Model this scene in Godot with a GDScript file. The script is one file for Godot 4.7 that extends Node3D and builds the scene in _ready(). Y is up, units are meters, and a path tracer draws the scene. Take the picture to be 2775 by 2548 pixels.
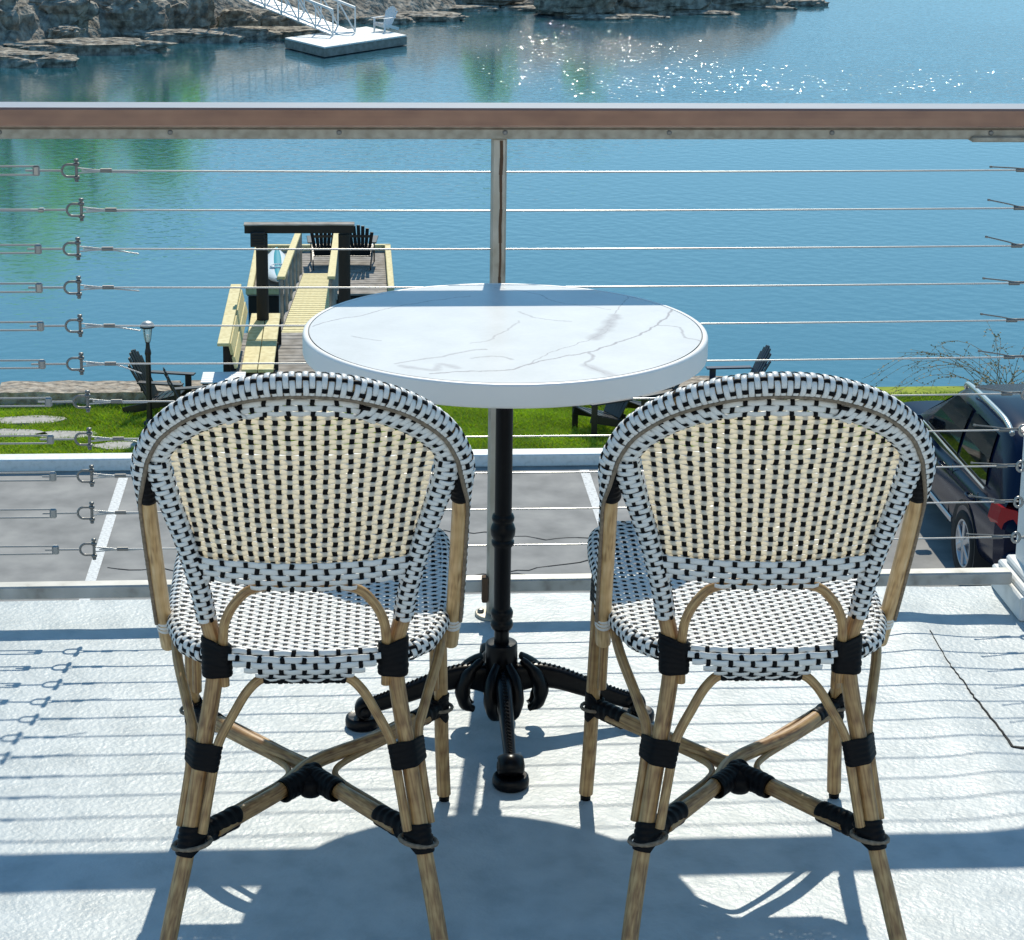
extends Node3D

# World frame: x along the railing, y up, -z out over the water; deck floor at y = 0.
const LOT := -6.3
const SEA := -9.1
const RAIL_Z := 4.144
const SUN_TRAVEL := Vector3(-0.1217, -1.0, 1.005)

var M := {}
var taken := {}
var hand: FastNoiseLite  # unevenness of the hand weaving

# ---------------------------------------------------------------- mesh buffer
class MB:
	var v := PackedVector3Array()
	var n := PackedVector3Array()
	var uv := PackedVector2Array()
	var i := PackedInt32Array()
	func mesh() -> ArrayMesh:
		# front faces run clockwise, on the side the normals point to
		for k in range(0, i.size(), 3):
			var p := v[i[k]]
			if (v[i[k + 1]] - p).cross(v[i[k + 2]] - p).dot(n[i[k]] + n[i[k + 1]] + n[i[k + 2]]) > 0.0:
				var h := i[k + 1]
				i[k + 1] = i[k + 2]
				i[k + 2] = h
		var a := []
		a.resize(Mesh.ARRAY_MAX)
		a[Mesh.ARRAY_VERTEX] = v
		a[Mesh.ARRAY_NORMAL] = n
		a[Mesh.ARRAY_TEX_UV] = uv
		a[Mesh.ARRAY_INDEX] = i
		var m := ArrayMesh.new()
		m.add_surface_from_arrays(Mesh.PRIMITIVE_TRIANGLES, a)
		return m
	func poly(pts: Array, nn: Vector3, s := 1.0) -> void:
		# planar convex polygon, fan
		var b := v.size()
		var ax := nn.cross(Vector3.UP if absf(nn.y) < 0.9 else Vector3.RIGHT).normalized()
		var ay := nn.cross(ax)
		for p: Vector3 in pts:
			v.append(p); n.append(nn); uv.append(Vector2(p.dot(ax), p.dot(ay)) * s)
		var flip: bool = ((pts[1] - pts[0]) as Vector3).cross(pts[2] - pts[0]).dot(nn) > 0
		for k in range(1, pts.size() - 1):
			if flip:
				i.append_array([b, b + k + 1, b + k])
			else:
				i.append_array([b, b + k, b + k + 1])
	func rings(c: PackedVector3Array, xs: PackedVector3Array, ys: PackedVector3Array, sec: PackedVector2Array, secn: PackedVector2Array, closed := true, caps := true, sx := PackedFloat32Array(), sy := PackedFloat32Array()) -> void:
		var m := sec.size()
		var b := v.size()
		var dist := 0.0
		for k in c.size():
			if k > 0:
				dist += c[k].distance_to(c[k - 1])
			var fx := sx[k] if sx.size() else 1.0
			var fy := sy[k] if sy.size() else 1.0
			for j in m:
				v.append(c[k] + xs[k] * sec[j].x * fx + ys[k] * sec[j].y * fy)
				n.append((xs[k] * secn[j].x / fx + ys[k] * secn[j].y / fy).normalized())
				uv.append(Vector2(float(j) / m, dist))
		var jm := m if closed else m - 1
		for k in c.size() - 1:
			for j in jm:
				var a0 := b + k * m + j
				var a1 := b + k * m + (j + 1) % m
				i.append_array([a0, a1, a0 + m, a1, a1 + m, a0 + m])
		if caps:
			for e in [0, c.size() - 1]:
				var t: Vector3 = (c[0] - c[1]).normalized() if e == 0 else (c[e] - c[e - 1]).normalized()
				var q := v.size()
				var fx2 := sx[e] if sx.size() else 1.0
				var fy2 := sy[e] if sy.size() else 1.0
				for j in m:
					v.append(c[e] + xs[e] * sec[j].x * fx2 + ys[e] * sec[j].y * fy2); n.append(t); uv.append(Vector2(0.5, 0.5))
				for j in range(1, m - 1):
					if e == 0:
						i.append_array([q, q + j + 1, q + j])
					else:
						i.append_array([q, q + j, q + j + 1])

func spline(p: Array, per := 6) -> PackedVector3Array:
	var out := PackedVector3Array()
	for k in p.size() - 1:
		var a: Vector3 = p[maxi(k - 1, 0)]
		var b: Vector3 = p[k]
		var c: Vector3 = p[k + 1]
		var d: Vector3 = p[mini(k + 2, p.size() - 1)]
		for t in per:
			out.append(b.cubic_interpolate(c, a, d, float(t) / per))
	out.append(p[-1])
	return out

func circle(r: float, sides: int) -> PackedVector2Array:
	var o := PackedVector2Array()
	for k in sides:
		o.append(Vector2(cos(TAU * k / sides), sin(TAU * k / sides)) * r)
	return o

func tangents(c: PackedVector3Array) -> PackedVector3Array:
	var t := PackedVector3Array()
	for k in c.size():
		t.append((c[mini(k + 1, c.size() - 1)] - c[maxi(k - 1, 0)]).normalized())
	return t

func tube(mb: MB, c: PackedVector3Array, r: float, sides := 10, r2 := -1.0) -> void:
	var t := tangents(c)
	var xs := PackedVector3Array()
	var ys := PackedVector3Array()
	var x := t[0].cross(Vector3.UP if absf(t[0].y) < 0.9 else Vector3.RIGHT).normalized()
	var s := PackedFloat32Array()
	for k in c.size():
		x = (x - t[k] * x.dot(t[k])).normalized()
		xs.append(x)
		ys.append(t[k].cross(x))
		s.append(1.0 if r2 < 0 else lerpf(1.0, r2 / r, float(k) / (c.size() - 1)))
	var sec := circle(r, sides)
	mb.rings(c, xs, ys, sec, circle(1.0, sides), true, true, s, s)

func rod(mb: MB, a: Vector3, b: Vector3, r: float, sides := 8, r2 := -1.0) -> void:
	tube(mb, PackedVector3Array([a, b]), r, sides, r2)

# flat plaited strip with a crowned section
func strip(mb: MB, c: PackedVector3Array, nn: PackedVector3Array, w: float, th: float) -> void:
	var t := tangents(c)
	var xs := PackedVector3Array()
	var ys := PackedVector3Array()
	for k in c.size():
		var x := t[k].cross(nn[k]).normalized()
		xs.append(x)
		ys.append(x.cross(t[k]).normalized())
	var h := w / 2
	var sec := PackedVector2Array([Vector2(-h, -th * 0.3), Vector2(-h * 0.94, th * 0.22), Vector2(-h * 0.45, th * 0.5), Vector2(h * 0.45, th * 0.5), Vector2(h * 0.94, th * 0.22), Vector2(h, -th * 0.3)])
	var sn := PackedVector2Array([Vector2(-0.8, -0.6), Vector2(-0.75, 0.66), Vector2(-0.2, 0.98), Vector2(0.2, 0.98), Vector2(0.75, 0.66), Vector2(0.8, -0.6)])
	mb.rings(c, xs, ys, sec, sn, true, true)

# chamfered box: t places it, s is its full size
func box(mb: MB, t: Transform3D, s: Vector3, ch := 0.004, uvs := 1.0) -> void:
	var h := s / 2
	ch = minf(ch, minf(h.x, minf(h.y, h.z)) * 0.9)
	var q := func(p: Vector3) -> Vector3: return t * p
	for ax in 3:
		for sg in [-1.0, 1.0]:
			var u := (ax + 1) % 3
			var w := (ax + 2) % 3
			var pts := []
			for e in [[-1, -1], [1, -1], [1, 1], [-1, 1]]:
				var p := Vector3.ZERO
				p[ax] = sg * h[ax]; p[u] = e[0] * (h[u] - ch); p[w] = e[1] * (h[w] - ch)
				pts.append(q.call(p))
			var nn := Vector3.ZERO
			nn[ax] = sg
			mb.poly(pts, (t.basis * nn).normalized(), uvs)
	if ch <= 0.0:
		return
	for ax in 3:
		var u := (ax + 1) % 3
		var w := (ax + 2) % 3
		for su in [-1.0, 1.0]:
			for sw in [-1.0, 1.0]:
				var a := Vector3.ZERO
				var b := Vector3.ZERO
				a[u] = su * h[u]; a[w] = sw * (h[w] - ch)
				b[u] = su * (h[u] - ch); b[w] = sw * h[w]
				var lo := Vector3.ZERO
				lo[ax] = h[ax] - ch
				var nn := Vector3.ZERO
				nn[u] = su; nn[w] = sw
				mb.poly([q.call(a - lo), q.call(a + lo), q.call(b + lo), q.call(b - lo)], (t.basis * nn).normalized(), uvs)
	for sx in [-1.0, 1.0]:
		for sy in [-1.0, 1.0]:
			for sz in [-1.0, 1.0]:
				var sgn := Vector3(sx, sy, sz)
				var c := (h - Vector3.ONE * ch) * sgn
				mb.poly([q.call(c + Vector3(sx * ch, 0, 0)), q.call(c + Vector3(0, sy * ch, 0)), q.call(c + Vector3(0, 0, sz * ch))], (t.basis * sgn).normalized(), uvs)

func bx(mb: MB, c: Vector3, s: Vector3, ch := 0.004) -> void:
	box(mb, Transform3D(Basis(), c), s, ch)

# box along a segment, up gives the roll
func beam(mb: MB, a: Vector3, b: Vector3, w: float, h: float, up := Vector3.UP, ch := 0.004) -> void:
	var z := (b - a).normalized()
	var x := up.cross(z).normalized()
	box(mb, Transform3D(Basis(x, z.cross(x), z), (a + b) / 2), Vector3(w, h, a.distance_to(b)), ch)

func lathe(mb: MB, o: Vector3, prof: Array, sides := 24, axis := Vector3.UP) -> void:
	var x := axis.cross(Vector3(0.13, 0.2, 1).normalized()).normalized()
	var y := axis.cross(x)
	var b := mb.v.size()
	var m := prof.size()
	for k in m:
		var p: Vector2 = prof[k]
		var d: Vector2 = (prof[mini(k + 1, m - 1)] - prof[maxi(k - 1, 0)])
		var nn := Vector2(d.y, -d.x).normalized()
		for j in sides + 1:
			var a := TAU * j / sides
			var r := x * cos(a) + y * sin(a)
			mb.v.append(o + r * p.x + axis * p.y)
			mb.n.append((r * nn.x + axis * nn.y).normalized())
			mb.uv.append(Vector2(float(j) / sides, p.y))
	for k in m - 1:
		for j in sides:
			var a0 := b + k * (sides + 1) + j
			mb.i.append_array([a0, a0 + 1, a0 + sides + 1, a0 + 1, a0 + sides + 2, a0 + sides + 1])

# band wound round several poles at once: hull of their circles, ringed with ridges
func winding(mb: MB, p0: Array, p1: Array, r: Array, pad := 0.0015, turns := 6) -> void:
	var ax: Vector3 = (p1[0] - p0[0]).normalized()
	var x := ax.cross(Vector3(0.3, 0.1, 1)).normalized()
	var y := ax.cross(x)
	var sides := 22
	var steps := turns * 4
	var b := mb.v.size()
	var wobble := noise(1.7, int(absf(p0[0].x * 9000.0 + p0[0].y * 7000.0)) % 9973, 1)
	for k in steps + 3:
		var t := clampf(float(k - 1) / steps, 0, 1)
		# each turn of the strip lies a little prouder or slacker than the next
		var turn := floori((k - 1) / 4.0)
		var grow := pad + (-0.0009 if (k - 1) % 4 == 0 else 0.0009 * wobble.get_noise_1d(turn * 3.7))
		if k == 0 or k == steps + 2:
			grow = -0.003
		for j in sides:
			var d := x * cos(TAU * j / sides) + y * sin(TAU * j / sides)
			var best := -1e9
			var pick := Vector3.ZERO
			for q in p0.size():
				var c: Vector3 = (p0[q] as Vector3).lerp(p1[q], t + 0.22 / turns * sin(TAU * j / sides + turn * 0.7))
				var s: float = c.dot(d) + r[q]
				if s > best:
					best = s
					pick = c + d * (r[q] + grow)
			mb.v.append(pick); mb.n.append((d + ax * 0.3 * cos(TAU * (k - 1) / 4.0 + 0.8)).normalized()); mb.uv.append(Vector2(float(j) / sides, t))
	for k in steps + 2:
		for j in sides:
			var a0 := b + k * sides + j
			var a1 := b + k * sides + (j + 1) % sides
			mb.i.append_array([a0, a1, a0 + sides, a1, a1 + sides, a0 + sides])

# ---------------------------------------------------------------- scene graph
func fresh(par: Node, called: String) -> String:
	var key := str(par.get_instance_id()) + called
	var k: int = taken.get(key, 0)
	taken[key] = k + 1
	return called if k == 0 else "%s_%03d" % [called, k]

func put(called: String, mb, mat: Material, par: Node = self) -> MeshInstance3D:
	var o := MeshInstance3D.new()
	o.mesh = mb.mesh() if mb is MB else mb
	o.material_override = mat
	o.name = fresh(par, called)
	par.add_child(o, true)
	return o

func hold(called: String, par: Node = self) -> Node3D:
	var o := Node3D.new()
	o.name = fresh(par, called)
	par.add_child(o, true)
	return o

func tag(o: Node, label: String, category: String, group := "") -> Node:
	o.set_meta("label", label)
	o.set_meta("category", category)
	if group:
		o.set_meta("group", group)
	return o

func thing(called: String, label: String, category: String, at := Vector3.ZERO, turn := 0.0, group := "") -> Node3D:
	var o := hold(called)
	o.position = at
	o.rotation.y = turn
	tag(o, label, category, group)
	return o

func copy(src: Node3D, label: String, at: Vector3, turn: float) -> Node3D:
	var c: Node3D = src.duplicate()
	var base := String(src.name)
	c.name = fresh(self, base)
	add_child(c, true)
	c.position = at
	c.rotation.y = turn
	c.scale = src.scale
	c.set_meta("label", label)
	return c

func structure(o: Node) -> Node:
	o.set_meta("kind", "structure")
	return o

func at(x: float, y: float, f: float) -> Vector3:
	return Vector3(x, y, -f)

# ---------------------------------------------------------------- materials
func lin(r: float, g: float, b: float) -> Color:
	return Color(r, g, b).linear_to_srgb()

func mat(c: Color, rough := 0.6, metal := 0.0, spec := 0.5) -> StandardMaterial3D:
	var m := StandardMaterial3D.new()
	m.albedo_color = c
	m.roughness = rough
	m.metallic = metal
	m.metallic_specular = spec
	return m

func noise(f: float, sd: int, oct := 4, type := FastNoiseLite.TYPE_SIMPLEX_SMOOTH) -> FastNoiseLite:
	var z := FastNoiseLite.new()
	z.noise_type = type
	z.frequency = f
	z.seed = sd
	z.fractal_octaves = oct
	return z

func normal_tex(f: float, sd: int, size: int, strength: float, oct := 4, type := FastNoiseLite.TYPE_SIMPLEX_SMOOTH) -> ImageTexture:
	var im := noise(f, sd, oct, type).get_seamless_image(size, size)
	im.convert(Image.FORMAT_RGBA8)
	im.bump_map_to_normal_map(strength)
	return ImageTexture.create_from_image(im)

# colour texture from seamless noise between stops (linear values)
func ramp_tex(f: float, sd: int, size: int, stops: Array, oct := 5, type := FastNoiseLite.TYPE_SIMPLEX_SMOOTH, w := 0) -> ImageTexture:
	var src := noise(f, sd, oct, type).get_seamless_image(size, size)
	var im := Image.create(size, size, false, Image.FORMAT_RGB8)
	var g := Gradient.new()
	g.offsets = PackedFloat32Array()
	g.colors = PackedColorArray()
	for s in stops:
		g.add_point(s[0], s[1])
	var lut := []
	for k in 256:
		lut.append((g.sample(k / 255.0) as Color).linear_to_srgb())
	for y in size:
		for x in size:
			im.set_pixel(x, y, lut[int(src.get_pixel(x, y).r * 255.0)])
	return ImageTexture.create_from_image(im)

# streaks along v for cane and timber
func streak_tex(sd: int, w: int, h: int, fu: float, fv: float, stops: Array) -> ImageTexture:
	var nz := noise(1.0, sd, 3)
	var n2 := noise(1.0, sd + 7, 2)
	var im := Image.create(w, h, false, Image.FORMAT_RGB8)
	var g := Gradient.new()
	g.offsets = PackedFloat32Array()
	g.colors = PackedColorArray()
	for s in stops:
		g.add_point(s[0], s[1])
	for y in h:
		for x in w:
			var a := TAU * x / w
			var b := TAU * y / h
			var t := 0.5 + 0.6 * nz.get_noise_3d(cos(a) * fu, sin(a) * fu, cos(b) * fv + 3.0) + 0.25 * n2.get_noise_3d(cos(a) * 0.5, sin(b) * fv * 1.5, cos(b) * fv * 1.5)
			im.set_pixel(x, y, (g.sample(clampf(t, 0, 1)) as Color).linear_to_srgb())
	return ImageTexture.create_from_image(im)

func tri(m: StandardMaterial3D, s: float, world := true) -> StandardMaterial3D:
	m.uv1_triplanar = true
	m.uv1_world_triplanar = world
	m.uv1_scale = Vector3.ONE * s
	return m

func build_materials() -> void:
	M.white_cane = mat(lin(0.72, 0.715, 0.69), 0.38)
	M.panel_cane = mat(lin(0.84, 0.82, 0.775), 0.4)
	M.panel_cane.backlight_enabled = true
	M.panel_cane.backlight = Color(1.0, 0.955, 0.855)
	M.black_cane = mat(lin(0.005, 0.005, 0.006), 0.5, 0.0, 0.22)
	M.black_wrap = mat(lin(0.005, 0.005, 0.006), 0.5, 0.0, 0.25)
	M.cane = mat(Color.WHITE, 0.42)
	M.cane.albedo_texture = streak_tex(5, 96, 512, 2.6, 2.2, [[0.0, Color(0.15, 0.072, 0.028)], [0.3, Color(0.29, 0.158, 0.064)], [0.6, Color(0.43, 0.26, 0.108)], [1.0, Color(0.57, 0.38, 0.175)]])
	M.cane.uv1_scale = Vector3(1, 2.0, 1)
	M.pale_cane = mat(Color.WHITE, 0.4)
	M.pale_cane.albedo_texture = streak_tex(9, 96, 512, 2.6, 1.6, [[0.0, Color(0.28, 0.16, 0.065)], [0.45, Color(0.55, 0.36, 0.165)], [1.0, Color(0.72, 0.52, 0.28)]])
	M.pale_cane.uv1_scale = Vector3(1, 2.0, 1)
	M.lining = tri(mat(Color.WHITE, 0.8), 14.0, false)
	M.lining.albedo_texture = ramp_tex(0.06, 3, 128, [[0.0, Color(0.10, 0.075, 0.05)], [0.5, Color(0.20, 0.155, 0.11)], [1.0, Color(0.32, 0.26, 0.19)]])
	M.iron = mat(lin(0.004, 0.004, 0.005), 0.3, 0.0, 0.3)
	M.edge = mat(lin(0.84, 0.82, 0.79), 0.35)
	M.seam_grey = mat(lin(0.16, 0.16, 0.17), 0.7)
	M.steel = mat(lin(0.36, 0.36, 0.35), 0.34, 0.85)
	M.cable = mat(lin(0.48, 0.48, 0.47), 0.32, 0.8)
	M.fitting = mat(lin(0.22, 0.215, 0.205), 0.4, 0.75)
	M.galv = tri(mat(Color.WHITE, 0.5, 0.35), 2.4)
	M.galv.albedo_texture = ramp_tex(0.05, 21, 256, [[0.0, Color(0.24, 0.21, 0.165)], [0.5, Color(0.37, 0.34, 0.28)], [1.0, Color(0.47, 0.44, 0.38)]])
	M.post = tri(mat(Color.WHITE, 0.45, 0.3), 1.7)
	M.post.albedo_texture = ramp_tex(0.02, 33, 256, [[0.0, Color(0.20, 0.15, 0.10)], [0.3, Color(0.42, 0.38, 0.31)], [1.0, Color(0.56, 0.53, 0.47)]])
	M.rust = mat(lin(0.10, 0.055, 0.03), 0.9)
	M.lower_rail = tri(mat(Color.WHITE, 0.45, 0.2), 1.3)
	M.lower_rail.albedo_texture = ramp_tex(0.035, 41, 256, [[0.0, Color(0.22, 0.20, 0.17)], [0.3, Color(0.40, 0.39, 0.36)], [1.0, Color(0.55, 0.54, 0.51)]])
	M.rail_wood = mat(Color.WHITE, 0.3)
	M.rail_wood.rim_enabled = true
	M.rail_wood.rim = 1.0
	M.rail_wood.rim_tint = 0.0
	M.rail_wood.clearcoat_enabled = true
	M.rail_wood.clearcoat = 1.0
	M.rail_wood.clearcoat_roughness = 0.3
	M.rail_wood.albedo_texture = streak_tex(77, 512, 256, 1.5, 9.0, [[0.0, Color(0.20, 0.070, 0.034)], [0.5, Color(0.29, 0.115, 0.058)], [1.0, Color(0.36, 0.165, 0.09)]])
	tri(M.rail_wood, 1.0)
	M.deck = tri(mat(Color.WHITE, 0.85), 1.6)
	M.deck.roughness_texture = ramp_tex(0.02, 63, 512, [[0.0, Color(0.20, 0.20, 0.20)], [0.5, Color(0.27, 0.27, 0.27)], [1.0, Color(0.38, 0.38, 0.38)]], 5)
	M.deck.roughness_texture_channel = BaseMaterial3D.TEXTURE_CHANNEL_RED
	M.deck.albedo_texture = ramp_tex(0.012, 61, 512, [[0.0, Color(0.34, 0.39, 0.415)], [0.5, Color(0.435, 0.485, 0.508)], [1.0, Color(0.50, 0.545, 0.565)]], 6)
	M.deck.normal_enabled = true
	M.deck.normal_texture = normal_tex(0.04, 62, 1024, 1.7, 4)
	M.deck.normal_scale = 1.0
	M.crack = mat(lin(0.012, 0.012, 0.012), 0.9)
	M.white_paint = tri(mat(Color.WHITE, 0.45), 2.0)
	M.white_paint.albedo_texture = ramp_tex(0.02, 71, 256, [[0.0, Color(0.60, 0.60, 0.58)], [0.4, Color(0.74, 0.74, 0.72)], [1.0, Color(0.80, 0.80, 0.79)]])
	M.line_paint = tri(mat(Color.WHITE, 0.8), 1.6)
	M.line_paint.albedo_texture = ramp_tex(0.05, 72, 256, [[0.0, Color(0.25, 0.25, 0.25)], [0.28, Color(0.60, 0.60, 0.59)], [1.0, Color(0.80, 0.80, 0.79)]])
	M.asphalt = tri(mat(Color.WHITE, 0.85), 0.16)
	M.asphalt.albedo_texture = ramp_tex(0.010, 81, 1024, [[0.0, Color(0.17, 0.17, 0.168)], [0.5, Color(0.25, 0.246, 0.24)], [1.0, Color(0.335, 0.325, 0.31)]], 8)
	M.grass_soil = tri(mat(Color.WHITE, 0.95), 0.5)
	M.grass_soil.albedo_texture = ramp_tex(0.02, 82, 256, [[0.0, Color(0.16, 0.21, 0.014)], [0.5, Color(0.25, 0.32, 0.018)], [1.0, Color(0.32, 0.36, 0.03)]])
	M.blade = mat(lin(0.42, 0.49, 0.035), 0.55)
	M.blade.backlight_enabled = true
	M.blade.backlight = Color(0.62, 0.80, 0.06)
	M.blade.vertex_color_use_as_albedo = true
	M.flag = tri(mat(Color.WHITE, 0.85), 1.1)
	M.flag.albedo_texture = ramp_tex(0.03, 83, 256, [[0.0, Color(0.30, 0.28, 0.25)], [1.0, Color(0.50, 0.47, 0.43)]])
	M.granite = tri(mat(Color.WHITE, 0.85), 0.8)
	M.granite.albedo_texture = ramp_tex(0.03, 84, 256, [[0.0, Color(0.14, 0.11, 0.08)], [0.4, Color(0.32, 0.26, 0.20)], [1.0, Color(0.50, 0.44, 0.36)]])
	M.granite.normal_enabled = true
	M.granite.normal_texture = normal_tex(0.03, 85, 256, 8.0)
	M.rock_tan = tri(mat(Color.WHITE, 0.9), 0.22)
	M.rock_tan.albedo_texture = ramp_tex(0.02, 86, 512, [[0.0, Color(0.04, 0.035, 0.03)], [0.4, Color(0.17, 0.145, 0.115)], [0.62, Color(0.36, 0.315, 0.255)], [1.0, Color(0.55, 0.50, 0.42)]])
	M.rock_tan.normal_enabled = true
	M.rock_tan.normal_texture = normal_tex(0.02, 87, 512, 14.0)
	M.soil = mat(lin(0.04, 0.035, 0.022), 0.95)
	M.leaf = mat(lin(0.095, 0.215, 0.025), 0.6)
	M.leaf.backlight_enabled = true
	M.leaf.backlight = Color(0.70, 1.0, 0.14)
	M.bark = mat(lin(0.07, 0.05, 0.035), 0.9)
	M.twig = mat(lin(0.20, 0.16, 0.10), 0.85)
	M.bud = mat(lin(0.22, 0.17, 0.06), 0.7)
	M.water = mat(lin(0.012, 0.125, 0.17), 0.05, 0.0, 0.71)
	M.water.clearcoat_enabled = true
	M.water.clearcoat = 1.0
	M.water.clearcoat_roughness = 0.1
	M.water.normal_enabled = true
	M.water.normal_texture = ripple_tex()
	M.water.normal_scale = 1.0
	M.new_wood = mat(Color.WHITE, 0.7)
	M.new_wood.albedo_texture = streak_tex(91, 128, 256, 2.0, 2.0, [[0.0, Color(0.50, 0.40, 0.17)], [0.5, Color(0.66, 0.56, 0.28)], [1.0, Color(0.74, 0.65, 0.36)]])
	tri(M.new_wood, 0.8)
	M.old_wood = tri(mat(Color.WHITE, 0.85), 0.7)
	M.old_wood.albedo_texture = ramp_tex(0.02, 92, 256, [[0.0, Color(0.17, 0.145, 0.12)], [0.5, Color(0.28, 0.25, 0.22)], [1.0, Color(0.40, 0.365, 0.33)]])
	M.pile = mat(lin(0.025, 0.020, 0.015), 0.85)
	M.dark_chair = mat(lin(0.012, 0.014, 0.017), 0.36)
	M.blue_chair = mat(lin(0.015, 0.025, 0.06), 0.3)
	M.white_chair = mat(lin(0.75, 0.75, 0.75), 0.5)
	M.teal = mat(lin(0.02, 0.30, 0.36), 0.3)
	M.kayak_white = mat(lin(0.72, 0.76, 0.78), 0.3)
	M.lamp_black = mat(lin(0.010, 0.010, 0.011), 0.4)
	M.lamp_cap = mat(lin(0.42, 0.43, 0.42), 0.4, 0.5)
	M.clear = mat(Color(0.9, 0.95, 0.93, 0.3), 0.05)
	M.clear.transparency = BaseMaterial3D.TRANSPARENCY_ALPHA
	M.car_paint = mat(lin(0.004, 0.010, 0.032), 0.16, 0.0, 0.33)
	M.car_glass = mat(lin(0.006, 0.008, 0.009), 0.03)
	M.tyre = mat(lin(0.012, 0.012, 0.012), 0.85)
	M.alloy = mat(lin(0.55, 0.55, 0.57), 0.3, 0.7)
	M.chrome = mat(lin(0.72, 0.71, 0.66), 0.2, 0.7)
	M.red_lens = mat(lin(0.36, 0.010, 0.014), 0.12)
	M.clear_lens = mat(lin(0.55, 0.50, 0.48), 0.12)
	M.trim = mat(lin(0.02, 0.02, 0.021), 0.7)
	M.wall = mat(lin(0.55, 0.54, 0.52), 0.85)
	M.siding = mat(lin(0.64, 0.61, 0.57), 0.8)

# ripples over a 100 m square of the bay: calm in the lee of the left shore and near the pier, a breeze further out
func ripple_tex() -> ImageTexture:
	var sz := 2048
	var im := noise(0.11, 90, 3).get_seamless_image(sz, sz)
	im.convert(Image.FORMAT_RGBA8)
	im.bump_map_to_normal_map(6.0)
	var gust := noise(0.006, 97, 4).get_seamless_image(256, 256)
	gust.resize(sz, sz, Image.INTERPOLATE_CUBIC)
	var flat_n := Color(0.5, 0.5, 1.0)
	for y in sz:
		var out := 127.0 - 100.0 * y / sz
		var breeze := smoothstep(58.0, 78.0, out)
		for x in sz:
			var ax := -50.0 + 100.0 * x / sz
			var g := smoothstep(0.3, 0.7, gust.get_pixel(x, y).r)
			var a := 0.035 + 0.08 * g + breeze * smoothstep(-14.0, 4.0, ax) * (0.19 + 0.14 * g)
			im.set_pixel(x, y, flat_n.lerp(im.get_pixel(x, y), a))
	return ImageTexture.create_from_image(im)

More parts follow.
